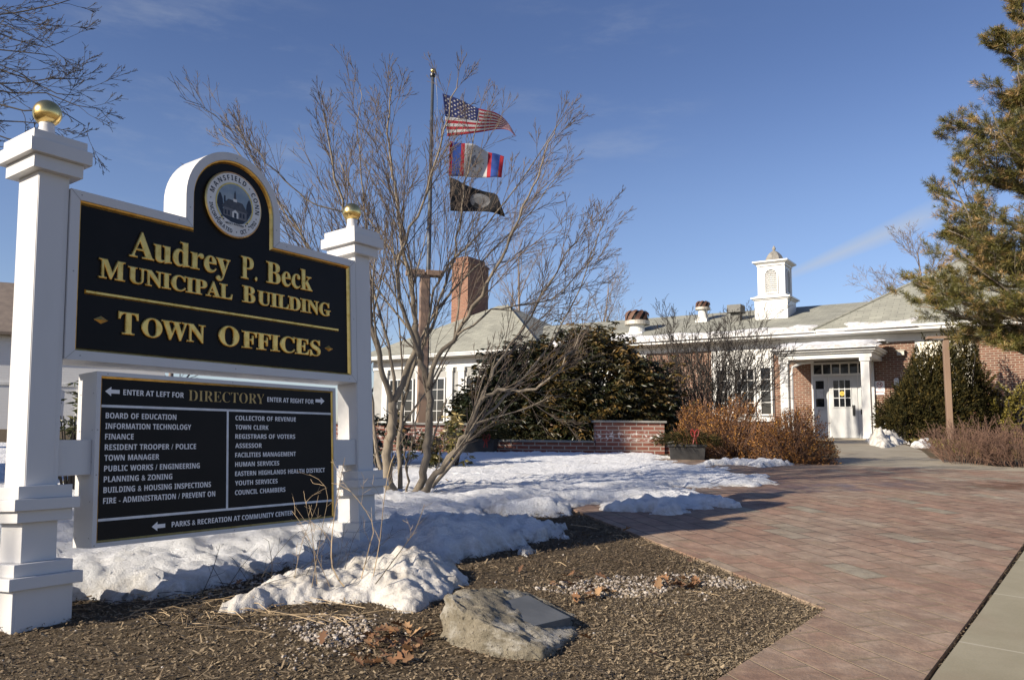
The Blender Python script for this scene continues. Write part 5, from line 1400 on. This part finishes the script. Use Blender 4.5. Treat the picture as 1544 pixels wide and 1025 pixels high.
# needle evergreens (yew)
def yew(pos, rx, ry, rz, n, seed, label, m_='yew', L=.075, wid=.16, sub=9, name='yew_shrub', cat='shrub', vb=(1.4, 2.4), spread=.5, lump=.3):
    g = np.random.default_rng(seed); e = empty(name, pos); tag(e, label, cat)
    C = blob(n, g, rx, ry, rz, lump=lump, freq=2.0, shell=.2); out = unit(C / np.array([rx, ry, rz]) + np.array([0, 0, .25]))
    ax = unit(out + g.normal(0, .35, (n, 3))); k = sub
    t = np.tile(np.linspace(0, 1, k), n); P = np.repeat(C, k, 0) + np.repeat(ax, k, 0) * (t * .16)[:, None]
    D = np.repeat(ax, k, 0) + g.normal(0, spread, (n * k, 3)); tw = np.repeat(g.beta(vb[0], vb[1], n), k)
    V, F = leaf_arrays(P, D, L * g.uniform(.7, 1.3, n * k), L * wid * g.uniform(.8, 1.3, n * k), .1, g)
    np_mesh('foliage', V, F, M[m_], e, var=np.repeat(np.clip(tw + g.normal(0, .1, n * k), 0, 1), 4))
    stems_for(e, random.Random(seed), 12, max(rx, ry), rz, .03, M['darktwig'])
    return e
# dense dark bare shrub in front of the bay windows
def twig_shrub(name, pos, H, Rr, nst, seed, label, m_, sp, r0, lean=(0, 0), cat='shrub', group=None, up0=.35):
    g = random.Random(seed); e = empty(name, pos); tag(e, label, cat, group); mb = MB()
    for k in range(nst):
        a = 2.4 * k + g.uniform(-.3, .3); q = math.sqrt((k + .5) / nst); f = q * Rr / H
        d = Vector((math.cos(a) * f + lean[0], math.sin(a) * f + lean[1], 1)).normalized()
        p = Vector((math.cos(a) * q * Rr * up0, math.sin(a) * q * Rr * up0, -.05))
        L = H * g.uniform(.72, 1.05) * (1 - .18 * q * q); pts = polyline(p, d, L, 8, .07, .02, g)
        grow(mb, pts, r0 * g.uniform(.7, 1.2), sp['minr'], 0, sp, g)
    split_build(mb, e, ('stems', 'twigs'), (m_, m_))
    return e
bare_tree('bare_tree', (-21.0, -5.3, -.15), 13.0, .26, 58, 'bare roadside tree whose shadow falls across the snow and the bushes', (M['bark'], M['darktwig']), dict(FAR, kids=[10, 7, 4], minr=.012), nb=14, first=.15)
yew((-15.2, 3.8, -.1), 1.45, 1.45, 9.9, 5200, 85, 'unseen dense evergreen added outside the left edge to shade the back of the snow', L=.30, wid=.4, name='shade_evergreen', cat='tree', lump=.12)  # added out of view only to cast shade on snow, wall and bushes
px, Y = 1068, 19.0
p = at(px, 660, Y)
twig_shrub('bare_shrub', (p.x, Y, float(gz(Y))), 3.15, 1.5, 32, 61, 'tall dark leafless shrub in front of the bay windows', M['darktwig'],
           dict(kids=[11, 7, 4], ratio=[.42, .42, .42], ang=.5, wob=.09, trop=.04, minr=.0047, seg=.16, thick=.012, t0=.22), .026, cat='shrub')
TW = dict(kids=[7, 5], ratio=[.45, .45], ang=.5, wob=.10, trop=.03, minr=.0024, seg=.10, thick=.004, t0=.15)
for (px, Y, H, Rr, n, sd, lab) in [(1462, 13.1, .72, .52, 95, 62, 'reddish brown twiggy bush at the foot of the brown lamp post'),
                                   (1548, 12.6, .74, .62, 110, 63, 'reddish brown twiggy bush at the right edge of the path')]:
    p = at(px, 660, Y)
    twig_shrub('twiggy_bush', (p.x, Y, float(gz(Y))), H, Rr, n, sd, lab, M['redtwig'], TW, .0042, group='reddish twiggy bushes by the path', up0=.75)

def rhodo(pos, rx, ry, rz, nwh, seed, label, L=.125, group=None, m_='rhodo', wid=.30, droop=.65, name='rhododendron', vb=(1.3, 2.2), lump=.22):
    g = np.random.default_rng(seed); e = empty(name, pos); tag(e, label, 'shrub', group)
    nc = max(nwh // 14, 1); cc = blob(nc, g, rx, ry, rz, lump=lump, shell=.10); per = int(nwh * .72 / nc) + 1
    C = np.repeat(cc, per, 0) * (1 - g.uniform(0, .10, nc * per))[:, None] + g.normal(0, 1, (nc * per, 3)) * np.array([.105, .105, .13]) * min(1, rz / 1.6)
    C = np.concatenate([C, blob(max(nwh - len(C), 20), g, rx * .93, ry * .93, rz * .93, lump=lump)]); nwh = len(C); C[:, 2] = np.maximum(C[:, 2] + rz * .03, .03)
    ctone = np.concatenate([np.repeat(g.beta(vb[0], vb[1], nc), per), g.beta(vb[0], vb[1], nwh - nc * per) * .6])
    k = 8; P = np.repeat(C, k, 0); a = np.tile(np.arange(k) * 2 * np.pi / k, nwh) + np.repeat(g.uniform(0, 6.28, nwh), k) + g.normal(0, .2, nwh * k)
    out = unit(C / np.array([rx, ry, rz])); out = np.repeat(out, k, 0)
    D = np.stack([np.cos(a) * .75, np.sin(a) * .75, g.normal(-droop, .28, nwh * k)], 1) + out * .45
    tw = np.repeat(np.clip(ctone + g.normal(0, .14, nwh), 0, 1), k)
    V, F = leaf_arrays(P, D, L * g.uniform(.75, 1.2, nwh * k), L * wid * g.uniform(.8, 1.2, nwh * k), .16, g)
    np_mesh('foliage', V, F, M[m_], e, var=np.repeat(np.clip(tw + g.normal(0, .10, nwh * k), 0, 1), 4))
    stems_for(e, random.Random(seed), 14, max(rx, ry), rz, .03 * rz / 2, M['darktwig'])
    return e
RG = 'broad leaved evergreens behind the garden wall'  # leaf tones paint in the light: shaded dark at left, sunlit bronze at right
def rpos(px, Y): p = at(px, 640, Y); return (p.x, Y, float(gz(Y)) - .05)
rhodo(rpos(796, 17.1), 1.55, 1.2, 2.35, 4200, 71, 'big shade toned drooping leaved rhododendron behind the low part of the brick wall', group=RG, vb=(1.1, 3.2), lump=.14)
rhodo(rpos(892, 16.7), 1.62, 1.2, 2.52, 4800, 72, 'sunlit bronze toned rhododendron towering over the raised brick pier', group=RG, vb=(1.9, 1.8), lump=.13)
rhodo(rpos(978, 16.9), .85, .8, 1.85, 1700, 73, 'lower rhododendron at the right end of the evergreen mass beside the bare shrub', group=RG, vb=(1.9, 1.8))
rhodo(rpos(712, 17.3), .66, .7, 1.2, 1000, 74, 'small shade toned rhododendron at the left end of the evergreen mass', group=RG, vb=(1.1, 3.0))
p = G(684, 706); rhodo((p.x, p.y, p.z), .28, .26, .66, 110, 75, 'small leggy rhododendron with pale curled leaves in the snow', L=.11, m_='youngleaf', wid=.28, droop=.55, vb=(1.6, 1.5), name='young_rhododendron', lump=.4)
p = at(112, 690, 8.2); rhodo((p.x, 8.2, float(gz(8.2))), .42, .4, 1.05, 200, 76, 'leafy rhododendron showing between the left post and the directory panel', L=.10, m_='youngleaf', wid=.28, droop=.5, vb=(1.2, 2.2), name='young_rhododendron', lump=.35)
p = at(600, 680, 11.5); rhodo((p.x, 11.5, float(gz(11.5))), .60, .5, .62, 260, 77, 'low dark rhododendron behind the stems of the bare tree', L=.10, m_='rhodo', wid=.28, vb=(1.3, 2.2), name='young_rhododendron', lump=.35)

p = at(1398, 660, 22.4); yew((p.x, 22.4, float(gz(22.4))), 1.15, .9, 2.45, 6000, 81, 'broad dark yew right of the entrance behind the lamp post', wid=.3)
p = at(1452, 660, 22.6); yew((p.x, 22.6, float(gz(22.6))), 1.05, .8, 3.0, 5000, 82, 'taller narrow yew against the brick wall right of the entrance', wid=.3)
p = at(1362, 664, 22.0); yew((p.x, 22.0, float(gz(22.0))), .55, .5, 1.0, 1000, 84, 'small yew at the foot of the porch column', wid=.3)
p = at(1530, 660, 22.0); yew((p.x, 22.0, float(gz(22))), .75, .5, 1.45, 700, 83, 'yellow green shrub against the brick wall at the right edge', m_='yellowleaf', name='yellow_shrub', wid=.55, spread=.9)
p = at(1375, 672, 18.0)
# low ground cover along the path
gq, g_ = scatter([(8.0, 14.4), (8.9, 16.5), (10.9, 22.6), (11.6, 22.2), (10.6, 18.6), (9.2, 14.4)], 5200, 91)
gd = g_.normal(size=(5200, 3)); gd[:, 2] = np.abs(gd[:, 2]) * .6
V, F = leaf_arrays(np.stack([gq[:, 0], gq[:, 1], gz(gq[:, 1]) + g_.uniform(0, .10, 5200)], 1), gd, g_.uniform(.04, .09, 5200), .03, .2, g_)
tag(np_mesh('ground_cover', V, F, M['yellowleaf'], var=np.repeat(g_.beta(1.2, 1.8, 5200), 4)), kind='stuff')

# orange brown bushes left of the path
def barberry(px, Y, rx, ry, rz, n, seed, label):
    g = np.random.default_rng(seed); p = at(px, 690, Y); e = empty('barberry_bush', (p.x, Y, float(gz(Y)) - .02)); tag(e, label, 'bush', 'orange brown bushes beside the path')
    C = blob(n, g, rx, ry, rz, lump=.14, freq=2.5, shell=.20, zmin=-.3)
    out = unit(C / np.array([rx, ry, rz]) + np.array([0, 0, .5])); ax = unit(out + g.normal(0, .4, (n, 3))); k = 7
    t = np.tile(np.linspace(-.3, 1, k), n); P = np.repeat(C, k, 0) + np.repeat(ax, k, 0) * (t * .085)[:, None]
    D = np.repeat(ax, k, 0) * .6 + g.normal(0, .7, (n * k, 3)); tw = np.repeat(g.beta(1.6, 1.9, n), k)
    V, F = leaf_arrays(P, D, .026 * g.uniform(.7, 1.4, n * k), .016 * g.uniform(.8, 1.3, n * k), .15, g)
    np_mesh('foliage', V, F, M['barberry'], e, var=np.repeat(np.clip(tw + g.normal(0, .16, n * k), 0, 1), 4))
    mb = MB()
    for i in range(0, n, 3):
        c = Vector(C[i]); a = Vector(ax[i]); mb.tube([c * .25 + Vector((0, 0, -.02)), c * .7, c + a * .13], [.006, .004, .0022], 3)
    mb.build('twigs', M['redtwig'], e, uv=False)
barberry(1196, 13.0, .60, .55, .86, 2200, 101, 'rounded orange brown bush nearest the entrance path')
barberry(1108, 13.7, .70, .5, 1.00, 2000, 102, 'orange brown bush between the planter box and the rounded bush')
barberry(1056, 14.4, .50, .45, 1.02, 1500, 103, 'brightest orange bush behind the planter box')

# ------------------------------------------------------------------ pine at the right edge
g = random.Random(5); gn = np.random.default_rng(5)
PY = 16.0; pp = at(1640, 640, PY); PB = Vector((pp.x, PY, float(gz(PY))))
PE = empty('pine_tree', PB); tag(PE, 'scruffy pine with olive and browning needle tufts at the right edge', 'tree')
mb = MB(); TR_ = polyline(Vector((0, 0, -.2)), Vector((0, 0, 1)), 14, 16, .015, .01, g); mb.tube(TR_, [.20 * (1 - .055 * i) for i in range(17)], 10, 0)
ends = []
def pine_branch(p, d, L, r, lvl):
    n = max(4, int(L / .25)); pts = polyline(p, d, L, n, .09, .025 if lvl else .035, g); rad = [r * (1 - .75 * i / n) for i in range(n + 1)]
    mb.tube(pts, rad, 6 if lvl == 0 else 4 if lvl == 1 else 3, 0 if r > .02 else 1)
    dd = (pts[-1] - pts[-2]).normalized(); ends.append((pts[-1], dd, lvl))
    if lvl == 2:
        for i in range(max(1, n - 2), n): ends.append((pts[i], (pts[i] - pts[i - 1]).normalized(), 3))
        return
    k = int((11 if lvl == 0 else 6) * g.uniform(.8, 1.3)); sd = 1
    for j in range(k):
        t = (.22 if lvl == 0 else .25) + .74 * (j + g.random()) / k; i = min(int(t * n), n - 1); sd = -sd
        dr = (pts[i + 1] - pts[i]).normalized(); side = dr.cross(Vector((0, 0, 1))).normalized() * sd
        nd = (dr * .75 + side * g.uniform(.4, 1.0) + Vector((0, 0, g.uniform(-.25, .4)))).normalized()
        pine_branch(pts[i], nd, L * (.42 if lvl == 0 else .42) * g.uniform(.6, 1.2) * (1.1 - .4 * t), max(rad[i] * .55, .006), lvl + 1)
def tgt(px, py, Y): return at(px, py, Y) - PB
for (px, py, dy, zs) in [(1352, 352, 0, .0), (1368, 432, .4, .3), (1420, 480, -.6, .5), (1390, 395, 1.2, .2), (1500, 490, -.3, .6), (1450, 440, -1.2, .3), (1400, 290, .6, -.4), (1430, 225, 0, -.3), (1440, 140, .4, -.5), (1462, 330, -.9, 0), (1500, 200, -1.0, -.3), (1492, 40, .2, -.5), (1500, 100, -.8, -.5), (1530, -20, .6, -.6), (1535, 420, -1.6, .4), (1545, 300, -1.8, 0), (1560, 480, .9, .5), (1480, 385, 1.8, .2), (1530, 150, 1.4, -.4), (1470, 270, 1.4, -.2), (1555, 60, -1.2, -.5), (1520, 350, .2, .1), (1545, 230, .6, -.2), (1800, 300, .5, 0), (1850, 420, -.5, .2), (1780, 180, .5, -.3), (1760, 60, 0, -.5), (1500, 460, .6, .5)]:
    T = tgt(px, py, PY + dy); z0 = max(1.2, min(T.z - .5 + zs, 13)); i = min(15, int((z0 + .2) / 14 * 16)); p = TR_[i]
    v = T - p; pine_branch(p, (v.normalized() + Vector((0, 0, -.10))).normalized(), v.length * .98, .045, 0)
for _ in range(24):
    py = g.uniform(0, 490); xm = float(np.interp(py, [0, 130, 230, 350, 430, 490], [1492, 1446, 1432, 1362, 1376, 1424])); px = xm + g.uniform(15, 150); dy = g.uniform(-1.8, 1.8)
    T = tgt(px, py, PY + dy); z0 = max(1.2, min(T.z - .6, 13)); i = min(15, int((z0 + .2) / 14 * 16)); p = TR_[i]; v = T - p
    pine_branch(p, (v.normalized() + Vector((0, 0, -.08))).normalized(), v.length * .95, .035, 0)
split_build(mb, PE, ('trunk', 'branches'), (M['bark'], M['bark']))
# needle tufts
EP = []; ED = []; EV = []
for p, d, l in ends:
    if l == 3 and g.random() < .30: continue
    dead = g.random() < (.15 if l < 2 else .22)
    n = g.randint(30, 44); pr = g.betavariate(1.6, 2.6)
    for _ in range(n):
        t = g.random() ** 1.3; base = p - d * (t * .13)
        v = d * g.uniform(.35, 1.0) + Vector((g.gauss(0, .6), g.gauss(0, .6), g.gauss(0, .6) + .12))
        EP.append(base[:]); ED.append(v[:]); EV.append(min(1, max(0, (.80 + .2 * g.random() if dead else pr * .72) + g.gauss(0, .05))))
EP = np.array(EP); ED = np.array(ED)
V, F = leaf_arrays(EP, ED, gn.uniform(.085, .15, len(EP)), .008, .1, gn)
np_mesh('needles', V, F, M['pine'], PE, var=np.repeat(EV, 4))

# ------------------------------------------------------------------ dry stalks in front of the sign
def stalk(name, px0, Y, label, stems, m_, r, seed, kids):
    g = random.Random(seed); b = at(*px0, Y); b.z = float(gz(Y)); e = empty(name, b); tag(e, label, 'plant', 'dry weeds in front of the sign'); mb = MB()
    for s_ in stems:
        P = [Vector(v) for v in curve_pts([at(x, y, yy) - b for x, y, yy in s_], 12)]
        grow(mb, P, r * g.uniform(.7, 1.1), r * .4, 0, dict(kids=kids, ratio=[.28, .4, .4], ang=.7, wob=.12, trop=.02, minr=.0011, seg=.04, thick=.0, t0=.3), g)
    mb.build('stalks', m_, e, uv=False)
stalk('dry_weed', (548, 870), 4.75, 'tall pale dry weed stalks before the right sign post', [[(556, 900, 4.75), (572, 820, 4.7), (580, 745, 4.65), (592, 690, 4.6), (612, 655, 4.6)], [(540, 890, 4.8), (555, 830, 4.75), (562, 790, 4.8), (528, 740, 4.8), (500, 728, 4.85)], [(520, 885, 4.7), (500, 850, 4.7), (505, 770, 4.75), (520, 690, 4.75)], [(566, 880, 4.6), (600, 835, 4.6), (625, 800, 4.6), (640, 760, 4.6)]], M['straw'], .0045, 1, [4, 3])
stalk('dry_weed', (470, 850), 4.62, 'thin pale dry stalks over the lower right corner of the directory', [[(478, 880, 4.6), (470, 800, 4.6), (462, 755, 4.58), (484, 742, 4.58)], [(470, 885, 4.62), (485, 800, 4.6), (494, 745, 4.6), (480, 722, 4.6), (466, 715, 4.6)], [(440, 890, 4.7), (455, 820, 4.7), (478, 760, 4.7)], [(500, 890, 4.7), (460, 800, 4.65), (440, 770, 4.65)]], M['straw'], .003, 2, [5, 3])
stalk('dry_weed', (360, 890), 4.75, 'tangle of thin dark dry stems in the snow under the directory', [[(380, 905, 4.75), (400, 860, 4.7), (430, 820, 4.7), (452, 800, 4.7)], [(300, 905, 4.7), (320, 860, 4.7), (332, 820, 4.7)], [(330, 905, 4.8), (360, 860, 4.8), (380, 835, 4.8)], [(350, 905, 4.7), (330, 870, 4.75), (318, 850, 4.75)], [(420, 900, 4.8), (450, 860, 4.8), (500, 830, 4.8)], [(400, 905, 4.7), (410, 860, 4.7), (405, 815, 4.7)], [(360, 910, 4.6), (400, 880, 4.6), (460, 865, 4.6)], [(440, 905, 4.7), (470, 850, 4.7), (480, 815, 4.7)], [(390, 905, 4.9), (370, 870, 4.9), (350, 840, 4.9)]], M['darktwig'], .0032, 3, [5, 4])
stalk('dry_weed', (500, 860), 5.0, 'fine dark seed stalks between the snow and the right sign post', [[(505, 880, 5.0), (500, 830, 5.0), (480, 790, 5.0)], [(515, 880, 5.0), (530, 820, 5.0), (545, 790, 5.0)], [(490, 880, 5.0), (470, 830, 5.0), (455, 800, 5.0)], [(530, 885, 4.95), (565, 830, 4.95), (600, 800, 4.95)], [(500, 880, 4.9), (512, 840, 4.9), (520, 790, 4.9)]], M['darktwig'], .0026, 4, [6, 4])
stalk('dry_weed', (885, 865), 5.4, 'single pale dry stalk standing in the mulch behind the boulder', [[(893, 880, 5.3), (900, 862, 5.3), (907, 842, 5.3)], [(1010, 868, 5.5), (1015, 850, 5.5), (1012, 835, 5.5)]], M['straw'], .003, 6, [1])
# fallen stick lying on the snow bank
sk = at(695, 736, 9.2); mb = MB(); mb.tube([at(672, 722, 9.3), at(690, 735, 9.2), at(712, 752, 9.1)], [.006, .007, .004], 5)
tag(mb.build('stick', M['bark'], uv=False), 'thin brown stick lying on the snow bank right of the bare tree', 'stick')
